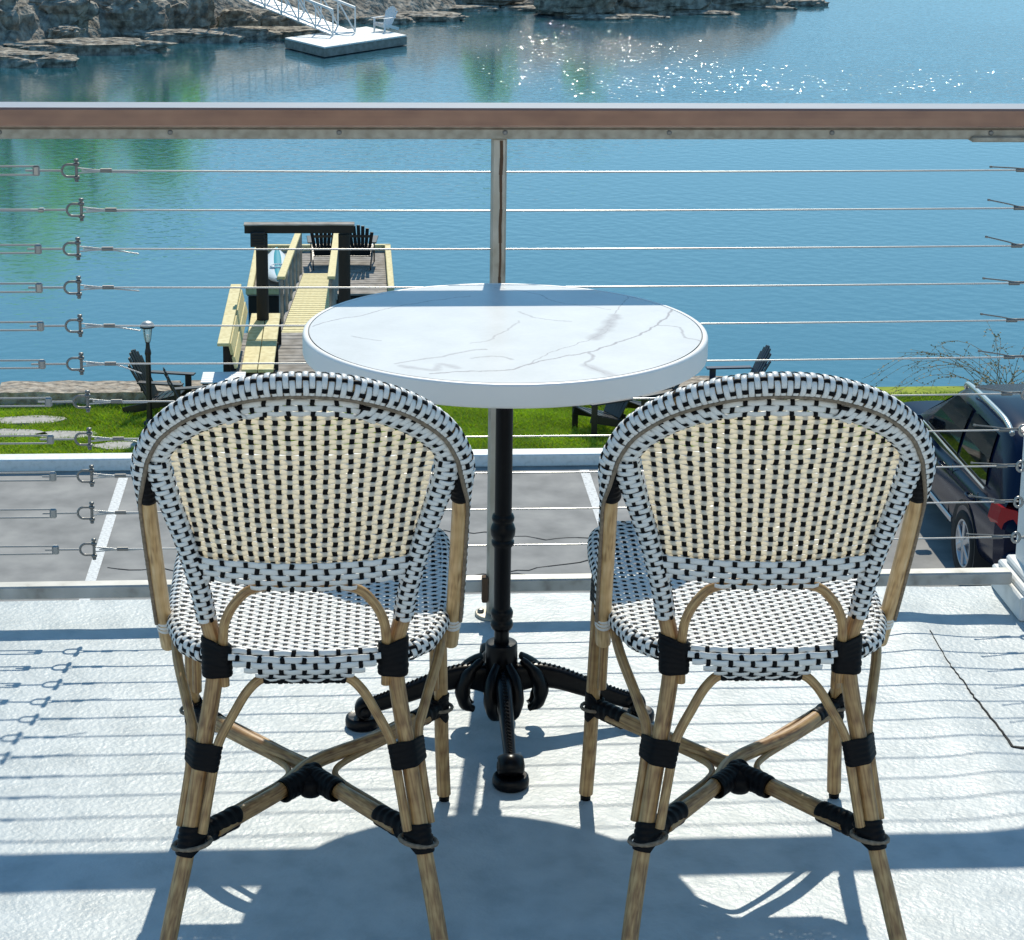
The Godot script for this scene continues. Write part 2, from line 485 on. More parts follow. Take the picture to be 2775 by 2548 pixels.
func marble_tex() -> ImageTexture:
	var sz := 1024
	var im := Image.create(sz, sz, false, Image.FORMAT_RGB8)
	var soft := noise(0.006, 301, 5).get_image(sz, sz)
	var fine := noise(0.05, 302, 3).get_image(sz, sz)
	var amt := PackedFloat32Array()
	amt.resize(sz * sz)
	var rng := RandomNumberGenerator.new()
	rng.seed = 40
	var wob := noise(0.02, 303, 4)
	# vein courses in metres from the table's centre: x, out to the railing, then width, strength
	var veins := [
		[[[-0.141, -0.282], [-0.078, -0.271], [-0.015, -0.266], [0.019, -0.235], [0.065, -0.196], [0.13, -0.157], [0.18, -0.102], [0.231, -0.045], [0.271, 0.028], [0.306, 0.105], [0.33, 0.2]], 0.0026, 0.55],
		[[[0.023, -0.235], [0.057, -0.168], [0.105, -0.114], [0.155, -0.058], [0.179, -0.015], [0.205, 0.107], [0.25, 0.24]], 0.0018, 0.4],
		[[[0.15, -0.07], [0.172, -0.02], [0.19, 0.04], [0.205, 0.10]], 0.013, 0.3],
		[[[0.13, -0.157], [0.132, -0.198], [0.117, -0.237], [0.14, -0.29]], 0.004, 0.34],
		[[[0.115, -0.235], [0.13, -0.265], [0.15, -0.30]], 0.011, 0.22],
		[[[-0.2, -0.22], [-0.144, -0.19], [-0.108, -0.171], [-0.071, -0.144], [-0.042, -0.138]], 0.0035, 0.32],
		[[[-0.07, -0.192], [-0.023, -0.18], [-0.003, -0.201]], 0.0035, 0.28],
		[[[-0.341, 0.03], [-0.309, 0.065], [-0.256, 0.102], [-0.225, 0.133], [-0.16, 0.19], [-0.05, 0.25]], 0.0022, 0.42],
		[[[-0.267, -0.04], [-0.246, -0.063], [-0.22, -0.075]], 0.003, 0.28],
		[[[0.27, 0.021], [0.306, 0.005], [0.311, -0.062], [0.335, -0.09]], 0.003, 0.34],
		[[[-0.065, -0.096], [-0.038, -0.079], [-0.017, -0.039], [0.004, -0.003], [0.03, 0.06]], 0.0026, 0.26],
		[[[0.037, 0.127], [0.05, 0.095], [0.06, 0.079], [0.12, 0.05]], 0.003, 0.3],
		[[[-0.19, -0.235], [-0.14, -0.263], [-0.121, -0.231], [-0.10, -0.25]], 0.009, 0.22],
		[[[0.0, 0.32], [0.08, 0.26], [0.11, 0.2], [0.2, 0.14]], 0.002, 0.35],
	]
	for vn in veins:
		var pts := []
		for q in vn[0]:
			pts.append(Vector3(q[0], q[1], 0))
		var c := spline(pts, 60)
		for p in c:
			var wx := p.x + 0.006 * wob.get_noise_2d(p.x * 900, p.y * 900)
			var wy := p.y + 0.006 * wob.get_noise_2d(p.x * 900 + 99, p.y * 900)
			var px := (wx / 0.72 + 0.5) * sz
			var py := (0.5 - wy / 0.72) * sz
			var r: float = vn[1] / 0.72 * sz * (0.7 + 0.8 * absf(wob.get_noise_2d(p.x * 2000, p.y * 2000 + 50)))
			var ri := int(ceil(r * 1.6))
			for dy in range(-ri, ri + 1):
				for dx in range(-ri, ri + 1):
					var qx := int(px) + dx
					var qy := int(py) + dy
					if qx < 0 or qy < 0 or qx >= sz or qy >= sz:
						continue
					var d := sqrt(float(dx * dx + dy * dy)) / maxf(r, 1.0)
					var a: float = vn[2] * clampf(1.3 - d, 0, 1)
					amt[qy * sz + qx] = maxf(amt[qy * sz + qx], a)
	for y in sz:
		for x in sz:
			var s := soft.get_pixel(x, y).r
			var fn := fine.get_pixel(x, y).r
			var base := Vector3(0.68, 0.69, 0.69) * (0.90 + 0.13 * s + 0.05 * fn)
			var vein := Vector3(0.26, 0.225, 0.245)
			var a := clampf(amt[y * sz + x] * (1.1 + 1.3 * fn), 0, 0.85)
			var c := base.lerp(vein, a)
			im.set_pixel(x, y, Color(c.x, c.y, c.z).linear_to_srgb())
	return ImageTexture.create_from_image(im)

# ================================================================ scene
func _ready() -> void:
	# camera: a telephoto crop below the optical axis
	var f := 5856.05
	var cam := Camera3D.new()
	cam.name = "camera"
	cam.projection = Camera3D.PROJECTION_FRUSTUM
	cam.near = 0.1
	cam.far = 2000.0
	cam.size = cam.near * 2548.0 / f
	cam.frustum_offset = Vector2(0, -cam.near * (1274.0 - 752.97) / f)
	cam.transform = Transform3D(Basis(Vector3.UP, -0.0768) * Basis(Vector3.RIGHT, -0.2287) * Basis(Vector3.BACK, 0.0131), Vector3(0, 1.6922, 0))
	add_child(cam)
	cam.current = true
	var sky_mat := ProceduralSkyMaterial.new()
	sky_mat.sky_top_color = lin(0.066, 0.225, 0.48)
	sky_mat.sky_horizon_color = lin(0.43, 0.84, 1.10)
	sky_mat.sky_curve = 0.25
	sky_mat.ground_horizon_color = lin(0.25, 0.40, 0.50)
	sky_mat.ground_bottom_color = lin(0.06, 0.10, 0.13)
	var sky := Sky.new()
	sky.sky_material = sky_mat
	var env := Environment.new()
	env.background_mode = Environment.BG_SKY
	env.sky = sky
	env.tonemap_mode = Environment.TONE_MAPPER_LINEAR
	env.tonemap_exposure = 1.0
	env.ssao_enabled = true
	env.ssil_enabled = true
	env.sdfgi_enabled = true
	var we := WorldEnvironment.new()
	we.name = "environment"
	we.environment = env
	add_child(we)
	var sun := DirectionalLight3D.new()
	sun.name = "sun"
	sun.light_energy = 1.45
	sun.light_color = Color(1.0, 0.972, 0.905)
	sun.light_angular_distance = 0.5
	sun.shadow_enabled = true
	sun.basis = Basis.looking_at(SUN_TRAVEL.normalized(), Vector3.UP)
	add_child(sun)

	build_materials()
	build_deck()
	build_grounds()
	build_far_shore()
	build_railing()
	build_table()
	build_chairs()
	build_lawn_things()
	build_pier()
	build_car()

# ---------------------------------------------------------------- deck and railing
func build_deck() -> void:
	var mb := MB.new()
	var nx := 130
	var nz := 150
	var nz2 := noise(3.0, 5, 2)
	var hgt := func(x: float, z: float) -> float:
		var e := smoothstep(0.85, 1.25, x)
		var h := e * 0.0055 * nz2.get_noise_2d(x * 1.0, z * 0.5)
		h += 0.0045 * exp(-pow((x - 1.13) / 0.05, 2.0)) * (0.6 + 0.4 * sin(z * 9.0))
		h += 0.0009 * nz2.get_noise_2d(x * 2.0 + 40, z * 2.0)
		return h
	for b in nz + 1:
		for a in nx + 1:
			var x := lerpf(-2.6, 2.6, float(a) / nx)
			var z := lerpf(1.6, -4.3, float(b) / nz)
			var e := 0.01
			mb.v.append(Vector3(x, hgt.call(x, z), z))
			mb.n.append(Vector3(hgt.call(x - e, z) - hgt.call(x + e, z), 2 * e, hgt.call(x, z - e) - hgt.call(x, z + e)).normalized())
			mb.uv.append(Vector2(x, z))
	for b in nz:
		for a in nx:
			var k := b * (nx + 1) + a
			mb.i.append_array([k, k + 1, k + nx + 1, k + 1, k + nx + 2, k + nx + 1])
	var deck := structure(put("deck_floor", mb, M.deck))
	var ed := MB.new()
	bx(ed, Vector3(0, -0.14, -1.35), Vector3(5.2, 0.26, 5.9), 0.004)
	put("deck_slab", ed, M.white_paint, deck)
	# open joint in the coating by the corner column
	var j := MB.new()
	var pts := [at(1.175, 0, 4.05), at(1.173, 0, 3.95), at(1.171, 0, 3.874), at(1.177, 0, 3.798), at(1.176, 0, 3.731), at(1.183, 0, 3.592), at(1.184, 0, 3.513), at(1.203, 0, 3.508), at(1.32, 0, 3.515)]
	var wd := [0.0008, 0.001, 0.0012, 0.002, 0.0028, 0.0035, 0.005, 0.007, 0.006]
	for k in pts.size() - 1:
		for q in 6:
			var p: Vector3 = pts[k].lerp(pts[k + 1], q / 6.0)
			var p2: Vector3 = pts[k].lerp(pts[k + 1], (q + 1) / 6.0)
			p.x += 0.003 * nz2.get_noise_2d(p.z * 14, 3); p2.x += 0.003 * nz2.get_noise_2d(p2.z * 14, 3)
			p.y = hgt.call(p.x, p.z) + 0.001; p2.y = hgt.call(p2.x, p2.z) + 0.001
			beam(j, p, p2, lerpf(wd[k], wd[k + 1], q / 6.0), 0.003, Vector3.UP, 0.0)
	put("coating_joint", j, M.crack, deck)
	# short scuffs left on the coating
	var sc := MB.new()
	for q in [[0.02, 2.62, 0.3, 0.03], [0.12, 2.50, 1.2, 0.018], [0.30, 2.58, -0.5, 0.012], [-0.28, 2.52, 0.2, 0.02], [0.42, 2.42, 0.9, 0.015], [0.62, 2.50, -0.9, 0.022], [0.80, 2.44, -0.7, 0.03], [0.86, 2.62, 0.1, 0.012], [0.05, 2.36, 0.5, 0.014], [-0.30, 2.33, -0.3, 0.02], [0.22, 2.72, 0.1, 0.01], [-0.02, 2.78, 0.8, 0.012]]:
		var p := at(q[0], hgt.call(q[0], -q[1]) + 0.0012, q[1])
		var d: Vector3 = Vector3(cos(q[2]), 0, sin(q[2])) * q[3]
		beam(sc, p, p + d * 0.5, 0.0016, 0.001, Vector3.UP, 0.0)
		beam(sc, p + d * 0.5, p + d + Vector3(0, 0, q[3] * 0.25), 0.0010, 0.001, Vector3.UP, 0.0)
	put("scuffs", sc, M.crack, deck).set_meta("kind", "stuff")
	var bl := MB.new()
	bx(bl, Vector3(0, (LOT - 0.27) / 2, 0.2), Vector3(14.0, -LOT - 0.28, 8.2), 0.01)
	var house := tag(put("building", bl, M.wall), "plain building whose upper storey carries the white deck", "building")
	for k in 15:
		var wb := MB.new()
		box(wb, Transform3D(Basis(Vector3.RIGHT, -0.05), Vector3(0, 0.1 + 0.2 * k, 1.68)), Vector3(9.0, 0.215, 0.025), 0.002)
		put("siding_board", wb, M.siding, house)

func build_railing() -> void:
	var r := thing("deck_railing", "cable railing with wooden cap rail along the edge of the white deck", "railing", at(0.293, 0, RAIL_Z + 0.0395))
	var ox := -0.293
	var put_in := func(called: String, mb: MB, m: Material, par: Node) -> Node3D:
		return put(called, mb, m, par)
	var mb := MB.new()
	bx(mb, Vector3(ox, 1.0435, 0), Vector3(5.0, 0.037, 0.079), 0.004)
	put_in.call("cap_rail", mb, M.rail_wood, r)
	mb = MB.new()
	bx(mb, Vector3(ox, 1.0095, -0.003), Vector3(5.0, 0.022, 0.052), 0.003)
	bx(mb, Vector3(ox, 1.0225, -0.003), Vector3(5.0, 0.006, 0.044), 0.001)
	var ch: Node3D = put_in.call("steel_channel", mb, M.galv, r)
	for x in [-0.67, -0.345, -0.02, 0.303, 0.626, 0.95, 1.27]:
		mb = MB.new()
		lathe(mb, Vector3(x + ox, 1.012, 0.023), [Vector2(0.0052, 0), Vector2(0.005, 0.002), Vector2(0.003, 0.0032), Vector2(0.0, 0.0034)], 10, Vector3.BACK)
		put("screw", mb, M.fitting, ch)
	mb = MB.new()
	bx(mb, Vector3(ox + 1.36, 1.0, 0.0), Vector3(0.26, 0.012, 0.06), 0.003)
	put("bracket", mb, M.galv, ch)
	# centre post
	mb = MB.new()
	bx(mb, Vector3(0, 0.50, 0), Vector3(0.030, 1.0, 0.030), 0.004)
	var post := put("post", mb, M.post, r)
	mb = MB.new()
	var st := []
	for k in 14:
		st.append(Vector3(0.0035 + 0.0008 * sin(k * 2.1), lerpf(0.995, 0.55, k / 13.0), 0.0152))
	for k in 13:
		beam(mb, st[k], st[k + 1], 0.0062 - 0.0002 * k + 0.001 * sin(k * 1.7), 0.001, Vector3.BACK, 0.0)
	put("rust_streak", mb, M.rust, post)
	mb = MB.new()
	var prof := [Vector2(0.001, 0.006), Vector2(0.036, 0.006), Vector2(0.039, 0.004), Vector2(0.039, 0.0)]
	lathe(mb, Vector3(0, 0.001, 0), prof, 28)
	var plate := put("base_plate", mb, M.galv, post)
	for sx in [-1, 1]:
		mb = MB.new()
		lathe(mb, Vector3(0.027 * sx, 0.007, 0.0), [Vector2(0.007, 0), Vector2(0.007, 0.005), Vector2(0.005, 0.007), Vector2(0, 0.007)], 6)
		put("bolt", mb, M.fitting, plate)
	# lower rail in two lengths
	for seg in [[-2.4, 0.2775], [0.3085, 1.378]]:
		mb = MB.new()
		bx(mb, Vector3((seg[0] + seg[1]) / 2 + ox, 0.0685, 0.0), Vector3(seg[1] - seg[0], 0.0278, 0.033), 0.003)
		put("lower_rail", mb, M.lower_rail, r)
	mb = MB.new()
	bx(mb, Vector3(-0.02, 0.062, 0.012), Vector3(0.012, 0.055, 0.02), 0.002)
	put("rail_clip", mb, M.rust, r)
	# cables with their hardware
	var dx := [-0.529, -0.522, -0.531, -0.532, -0.532, -0.532, -0.522, -0.521, -0.519, -0.521, -0.519]
	var roll := [0.0, 1.5, 0.15, 0.0, 0.1, 0.2, 0.1, 0.15, 0.1, 0.0, 0.1]
	var tail := [0.0, 0.004, -0.006, -0.003, -0.006, -0.016, 0.002, -0.006, 0.004, 0.003, 0.006]
	var rtail := [0.004, 0.014, 0.016, 0.008, 0.011, 0.011, 0.012, 0.009, 0.005, 0.011, 0.005]
	for k in 11:
		var y := 0.933 - 0.0778 * k
		var x0: float = dx[k] + ox
		mb = MB.new()
		var c := PackedVector3Array()
		for q in 41:
			var t := q / 40.0
			c.append(Vector3(lerpf(x0 + 0.01, 1.385 + ox, t), y - 0.0035 * sin(PI * t), 0))
		tube(mb, c, 0.0017, 8)
		var cab := put("cable", mb, M.cable, r)
		# shackle: a bow and its pin
		mb = MB.new()
		var bow := []
		for q in 9:
			var a := lerpf(-0.5, 0.5, q / 8.0) * PI
			bow.append(Vector3(x0 - 0.016 - 0.012 * cos(a), y + 0.012 * sin(a), 0.0))
		bow.push_front(Vector3(x0, y - 0.012, 0)); bow.append(Vector3(x0, y + 0.012, 0))
		tube(mb, spline(bow, 3), 0.0024, 8)
		rod(mb, Vector3(x0, y - 0.018, 0), Vector3(x0, y + 0.02, 0), 0.003, 8)
		for yy in [-0.013, 0.0125]:
			lathe(mb, Vector3(x0, y + yy - 0.003, 0), [Vector2(0, 0), Vector2(0.0055, 0.0), Vector2(0.006, 0.003), Vector2(0.0055, 0.006), Vector2(0, 0.006)], 10)
		lathe(mb, Vector3(x0, y + 0.0185, 0), [Vector2(0, 0), Vector2(0.0048, 0), Vector2(0.0048, 0.0045), Vector2(0, 0.0045)], 6)
		lathe(mb, Vector3(x0, y - 0.022, 0), [Vector2(0, 0), Vector2(0.0036, 0), Vector2(0.004, 0.004), Vector2(0, 0.005)], 8)
		put("shackle", mb, M.fitting, cab)
		# turnbuckle body with two side bars and threaded rods
		mb = MB.new()
		var xe := x0 - 0.073
		rod(mb, Vector3(x0 - 0.027, y, 0), Vector3(xe - 0.025, y, 0), 0.0021, 8)
		rod(mb, Vector3(xe - 0.19, y, 0), Vector3(xe - 0.30, y, 0), 0.0021, 8)
		var u := Vector3(0, cos(roll[k]), sin(roll[k]))
		for sg in [-1, 1]:
			rod(mb, Vector3(xe - 0.004, y, 0) + u * 0.0085 * sg, Vector3(xe - 0.18, y, 0) + u * 0.0085 * sg, 0.0019, 8)
		for xx in [xe - 0.004, xe - 0.18]:
			box(mb, Transform3D(Basis(Vector3.RIGHT, roll[k]), Vector3(xx, y, 0)), Vector3(0.014, 0.021, 0.008), 0.003)
		put("turnbuckle", mb, M.steel, cab)
		# swaged sleeves and the cut ends
		mb = MB.new()
		tube(mb, spline([Vector3(x0 + 0.046, y, 0), Vector3(x0 + 0.05, y, 0), Vector3(x0 + 0.056, y, 0), Vector3(x0 + 0.064, y, 0), Vector3(x0 + 0.068, y, 0)], 2), 0.0042, 8)
		put("sleeve", mb, M.fitting, cab)
		mb = MB.new()
		tube(mb, spline([Vector3(x0 + 0.002, y - 0.005, 0), Vector3(x0 + 0.045, y - 0.002, 0.0), Vector3(x0 + 0.07, y - 0.003, 0), Vector3(x0 + 0.118, y - 0.004 + tail[k], 0.002)], 4), 0.0014, 6)
		tube(mb, spline([Vector3(x0 + 0.002, y + 0.005, 0), Vector3(x0 + 0.03, y + 0.002, 0.0), Vector3(x0 + 0.05, y, 0)], 4), 0.0014, 6)
		put("cable_end", mb, M.cable, cab)
		mb = MB.new()
		var xr := 1.345 + ox
		rod(mb, Vector3(xr - 0.011, y, 0), Vector3(xr + 0.011, y, 0), 0.0042, 8)
		put("sleeve", mb, M.fitting, cab)
		mb = MB.new()
		tube(mb, spline([Vector3(xr + 0.03, y + 0.003, 0), Vector3(xr, y + 0.003, 0.0), Vector3(xr - 0.02, y + 0.003 + rtail[k] * 0.35, 0), Vector3(xr - 0.062, y + 0.003 + rtail[k], 0.003)], 4), 0.0015, 6)
		rod(mb, Vector3(xr - 0.062, y + 0.003 + rtail[k], 0.003), Vector3(xr - 0.067, y + 0.003 + rtail[k] * 1.05, 0.003), 0.0024, 6)
		put("cable_end", mb, M.fitting, cab)
		mb = MB.new()
		var tor := PackedVector3Array()
		for q in 17:
			tor.append(Vector3(1.384 + ox + 0.0085 * cos(TAU * q / 16), y + 0.0105 * sin(TAU * q / 16), 0.004))
		tube(mb, tor, 0.003, 8)
		rod(mb, Vector3(1.392 + ox, y, 0.004), Vector3(1.415 + ox, y, 0.004), 0.003, 8)
		put("eye_bolt", mb, M.steel, cab)
	# corner column
	var col := thing("corner_column", "white square column with stepped base moulding at the right end of the railing", "column", at(1.478, 0, 4.20))
	mb = MB.new()
	bx(mb, Vector3(0, 0.51, 0), Vector3(0.13, 0.96, 0.13), 0.003)
	put("shaft", mb, M.white_paint, col)
	mb = MB.new()
	bx(mb, Vector3(0, 0.026, 0), Vector3(0.205, 0.052, 0.205), 0.004)
	bx(mb, Vector3(0, 0.058, 0), Vector3(0.186, 0.016, 0.186), 0.004)
	bx(mb, Vector3(0, 0.073, 0), Vector3(0.160, 0.016, 0.160), 0.004)
	put("base_moulding", mb, M.white_paint, col)

# ---------------------------------------------------------------- table
func build_table() -> void:
	var t := thing("bistro_table", "round white marble-topped bistro table on a black cast-iron pedestal", "table", at(0.2714, 0, 3.6608))
	var R := 0.3545
	var top := 0.7453
	var mb := MB.new()
	lathe(mb, Vector3(0, 0, 0), [Vector2(0.0, top - 0.0004), Vector2(R - 0.0115, top - 0.0004), Vector2(R - 0.0115, top - 0.02)], 128)
	for k in mb.v.size():
		mb.uv[k] = Vector2(mb.v[k].x / 0.72 + 0.5, mb.v[k].z / 0.72 + 0.5)
		if mb.v[k].y > top - 0.001:
			mb.n[k] = Vector3.UP
	var mm := mat(Color.WHITE, 0.3)
	mm.albedo_texture = marble_tex()
	put("tabletop", mb, mm, t)
	mb = MB.new()
	lathe(mb, Vector3.ZERO, [Vector2(0.30, top - 0.041), Vector2(R - 0.004, top - 0.041), Vector2(R - 0.001, top - 0.0395), Vector2(R, top - 0.036), Vector2(R, top - 0.005), Vector2(R - 0.001, top - 0.0018), Vector2(R - 0.0035, top - 0.0002), Vector2(R - 0.0085, top), Vector2(R - 0.0098, top - 0.0012), Vector2(R - 0.010, top - 0.02)], 128)
	put("edge_band", mb, M.edge, t)
	mb = MB.new()
	lathe(mb, Vector3.ZERO, [Vector2(R - 0.012, top - 0.002), Vector2(R - 0.0095, top - 0.002)], 128)
	put("seam", mb, M.seam_grey, t)
	mb = MB.new()
	bx(mb, Vector3(0, top - 0.037, 0), Vector3(0.05, 0.012, 0.52), 0.003)
	bx(mb, Vector3(0, top - 0.038, 0), Vector3(0.52, 0.012, 0.05), 0.003)
	lathe(mb, Vector3.ZERO, [Vector2(0.0, top - 0.03), Vector2(0.34, top - 0.03), Vector2(0.345, top - 0.025), Vector2(0.0, top - 0.02)], 64)
	put("underside_bracket", mb, M.iron, t)
	mb = MB.new()
	var r0 := 0.0155
	lathe(mb, Vector3.ZERO, [Vector2(r0, 0.72), Vector2(r0, 0.405), Vector2(0.0185, 0.403), Vector2(0.0205, 0.397), Vector2(0.0195, 0.391), Vector2(0.0165, 0.389), Vector2(0.020, 0.384), Vector2(0.0226, 0.376), Vector2(0.022, 0.366), Vector2(0.0185, 0.357), Vector2(0.0165, 0.3555), Vector2(0.0205, 0.353), Vector2(0.0205, 0.347), Vector2(0.0155, 0.341), Vector2(0.0152, 0.226), Vector2(0.0180, 0.223), Vector2(0.0205, 0.217), Vector2(0.0195, 0.208), Vector2(0.0155, 0.205), Vector2(0.0195, 0.200), Vector2(0.021, 0.193), Vector2(0.0185, 0.186), Vector2(0.0135, 0.182), Vector2(0.0135, 0.14)], 32)
	put("column", mb, M.iron, t)
	var hub := MB.new()
	lathe(hub, Vector3.ZERO, [Vector2(0.014, 0.159), Vector2(0.0265, 0.159), Vector2(0.0285, 0.157), Vector2(0.029, 0.150), Vector2(0.0295, 0.12), Vector2(0.031, 0.108), Vector2(0.034, 0.098), Vector2(0.036, 0.08), Vector2(0.033, 0.06), Vector2(0.026, 0.05), Vector2(0.0, 0.048)], 32)
	put("hub", hub, M.iron, t)
	for k in 4:
		var arm := MB.new()
		# arm: deep tapering casting swept outwards, section narrow and tall
		var c := []
		for q in [[0.022, 0.088], [0.06, 0.094], [0.10, 0.088], [0.14, 0.074], [0.18, 0.059], [0.215, 0.046], [0.240, 0.038]]:
			c.append(Vector3(0, q[1], q[0]))
		var cs := spline(c, 5)
		var ts := tangents(cs)
		var xs := PackedVector3Array()
		var ys := PackedVector3Array()
		var sx := PackedFloat32Array()
		var sy := PackedFloat32Array()
		for q in cs.size():
			var tt := float(q) / (cs.size() - 1)
			xs.append(Vector3.RIGHT)
			ys.append(ts[q].cross(Vector3.RIGHT).normalized())
			sx.append(lerpf(0.016, 0.0095, tt))
			sy.append(lerpf(0.030, 0.013, sqrt(tt)))
		var sec := PackedVector2Array()
		var sn := PackedVector2Array()
		for q in 16:
			var a := TAU * q / 16
			var d := Vector2(cos(a), sin(a))
			sec.append(Vector2(signf(d.x) * pow(absf(d.x), 0.6), signf(d.y) * pow(absf(d.y), 0.6)))
			sn.append(Vector2(signf(d.x) * pow(absf(d.x), 1.4), signf(d.y) * pow(absf(d.y), 1.4)).normalized())
		arm.rings(cs, xs, ys, sec, sn, true, true, sx, sy)
		# rope bead along the ridge
		for q in range(3, cs.size() - 2):
			var p := cs[q] + ys[q] * (sy[q] * signf(ys[q].y) + 0.0005)
			beam(arm, p - ts[q] * 0.003 - Vector3(0.004, 0, 0), p + ts[q] * 0.003 + Vector3(0.004, 0, 0), 0.004, 0.005, Vector3.UP, 0.0018)
		var a_node := put("arm", arm, M.iron, t)
		# acanthus knees either side near the hub
		var leaf := MB.new()
		for sg in [-1, 1]:
			var lp := spline([Vector3(0.010 * sg, 0.128, 0.036), Vector3(0.021 * sg, 0.108, 0.058), Vector3(0.024 * sg, 0.078, 0.071), Vector3(0.019 * sg, 0.048, 0.067), Vector3(0.010 * sg, 0.034, 0.052)], 5)
			var lt := tangents(lp)
			var lx := PackedVector3Array()
			var ly := PackedVector3Array()
			var s1 := PackedFloat32Array()
			var s2 := PackedFloat32Array()
			for q in lp.size():
				var tt := float(q) / (lp.size() - 1)
				var x := lt[q].cross(Vector3(sg, 0.1, 0.6)).normalized()
				lx.append(x); ly.append(x.cross(lt[q]))
				var w := 0.4 + 0.9 * sin(PI * clampf(tt, 0.03, 0.97)) + 0.14 * sin(tt * 26.0)
				s1.append(w); s2.append(0.6 + 0.5 * sin(PI * clampf(tt, 0.05, 0.95)))
			leaf.rings(lp, lx, ly, circle(0.0108, 12), circle(1, 12), true, true, s1, s2)
		put("leaf_scroll", leaf, M.iron, a_node)
		var foot := MB.new()
		lathe(foot, Vector3(0, 0.0, 0.252), [Vector2(0, 0.0), Vector2(0.029, 0.0), Vector2(0.0315, 0.004), Vector2(0.032, 0.012), Vector2(0.0305, 0.0185), Vector2(0.0265, 0.021), Vector2(0.0245, 0.0185), Vector2(0.0, 0.0185)], 28)
		var curl := []
		for q in 12:
			var a := lerpf(2.6, -1.5, q / 11.0)
			var rr := lerpf(0.0175, 0.011, q / 11.0)
			curl.append(Vector3(0, 0.033 + rr * sin(a) * 0.95, 0.247 + rr * cos(a)))
		var cc := spline(curl, 2)
		var ct := tangents(cc)
		var cx := PackedVector3Array()
		var cy := PackedVector3Array()
		for q in cc.size():
			cx.append(Vector3.RIGHT); cy.append(ct[q].cross(Vector3.RIGHT))
		var esec := PackedVector2Array()
		for q in 14:
			esec.append(Vector2(cos(TAU * q / 14) * 0.0225, sin(TAU * q / 14) * 0.0065))
		foot.rings(cc, cx, cy, esec, circle(1, 14), true, true)
		lathe(foot, Vector3(-0.0245, 0.033, 0.247), [Vector2(0, 0), Vector2(0.0085, 0.001), Vector2(0.0115, 0.006), Vector2(0.0115, 0.043), Vector2(0.0085, 0.048), Vector2(0, 0.049)], 16, Vector3.RIGHT)
		put("foot", foot, M.iron, a_node)
		a_node.rotation.y = k * PI / 2

# ---------------------------------------------------------------- bistro chairs
func back_at(x: float, y: float) -> Vector3:
	return Vector3(x, y, 0.185 + 0.17 * (y - 0.45) - 1.3 * x * x)

func back_n(x: float) -> Vector3:
	return Vector3(2.6 * x, -0.17, 1).normalized()

# woven sheet: rows run along a, columns along b; pos and nrm give the surface
func weave(par: Node3D, pos: Callable, nrm: Callable, rows: Array, cols: Array, row_w: float, col_w: float, th: float, amp: float, rm: Material, cm: Material) -> void:
	for r in rows:
		var i: int = r[0]
		var n := int(maxf(3, ceil((r[2] - r[1]) * 4)))
		var c := PackedVector3Array()
		var q := PackedVector3Array()
		for k in n + 1:
			var a := lerpf(r[1], r[2], float(k) / n)
			var nn: Vector3 = nrm.call(a, i)
			c.append((pos.call(a, i + 0.13 * hand.get_noise_2d(a * 0.7, i * 9.0)) as Vector3) + nn * amp * (1.0 + 0.5 * hand.get_noise_2d(a * 2.0, i * 5.0 + 50)) * cos(PI * (a + i)))
			q.append(nn)
		var mb := MB.new()
		strip(mb, c, q, row_w * (1.0 + 0.07 * hand.get_noise_2d(i * 7.0, 31)), th)
		put("strand", mb, rm, par)
	for r in cols:
		var j: int = r[0]
		var n := int(maxf(3, ceil((r[2] - r[1]) * 3)))
		var c := PackedVector3Array()
		var q := PackedVector3Array()
		for k in n + 1:
			var b := lerpf(r[1], r[2], float(k) / n)
			var nn: Vector3 = nrm.call(j, b)
			c.append((pos.call(j + 0.12 * hand.get_noise_2d(j * 9.0, b * 0.4 + 80), b) as Vector3) - nn * amp * cos(PI * (j + b)))
			q.append(nn)
		var mb := MB.new()
		strip(mb, c, q, col_w * (1.0 + 0.1 * hand.get_noise_2d(j * 7.0, 61)), th)
		put("strand", mb, cm, par)

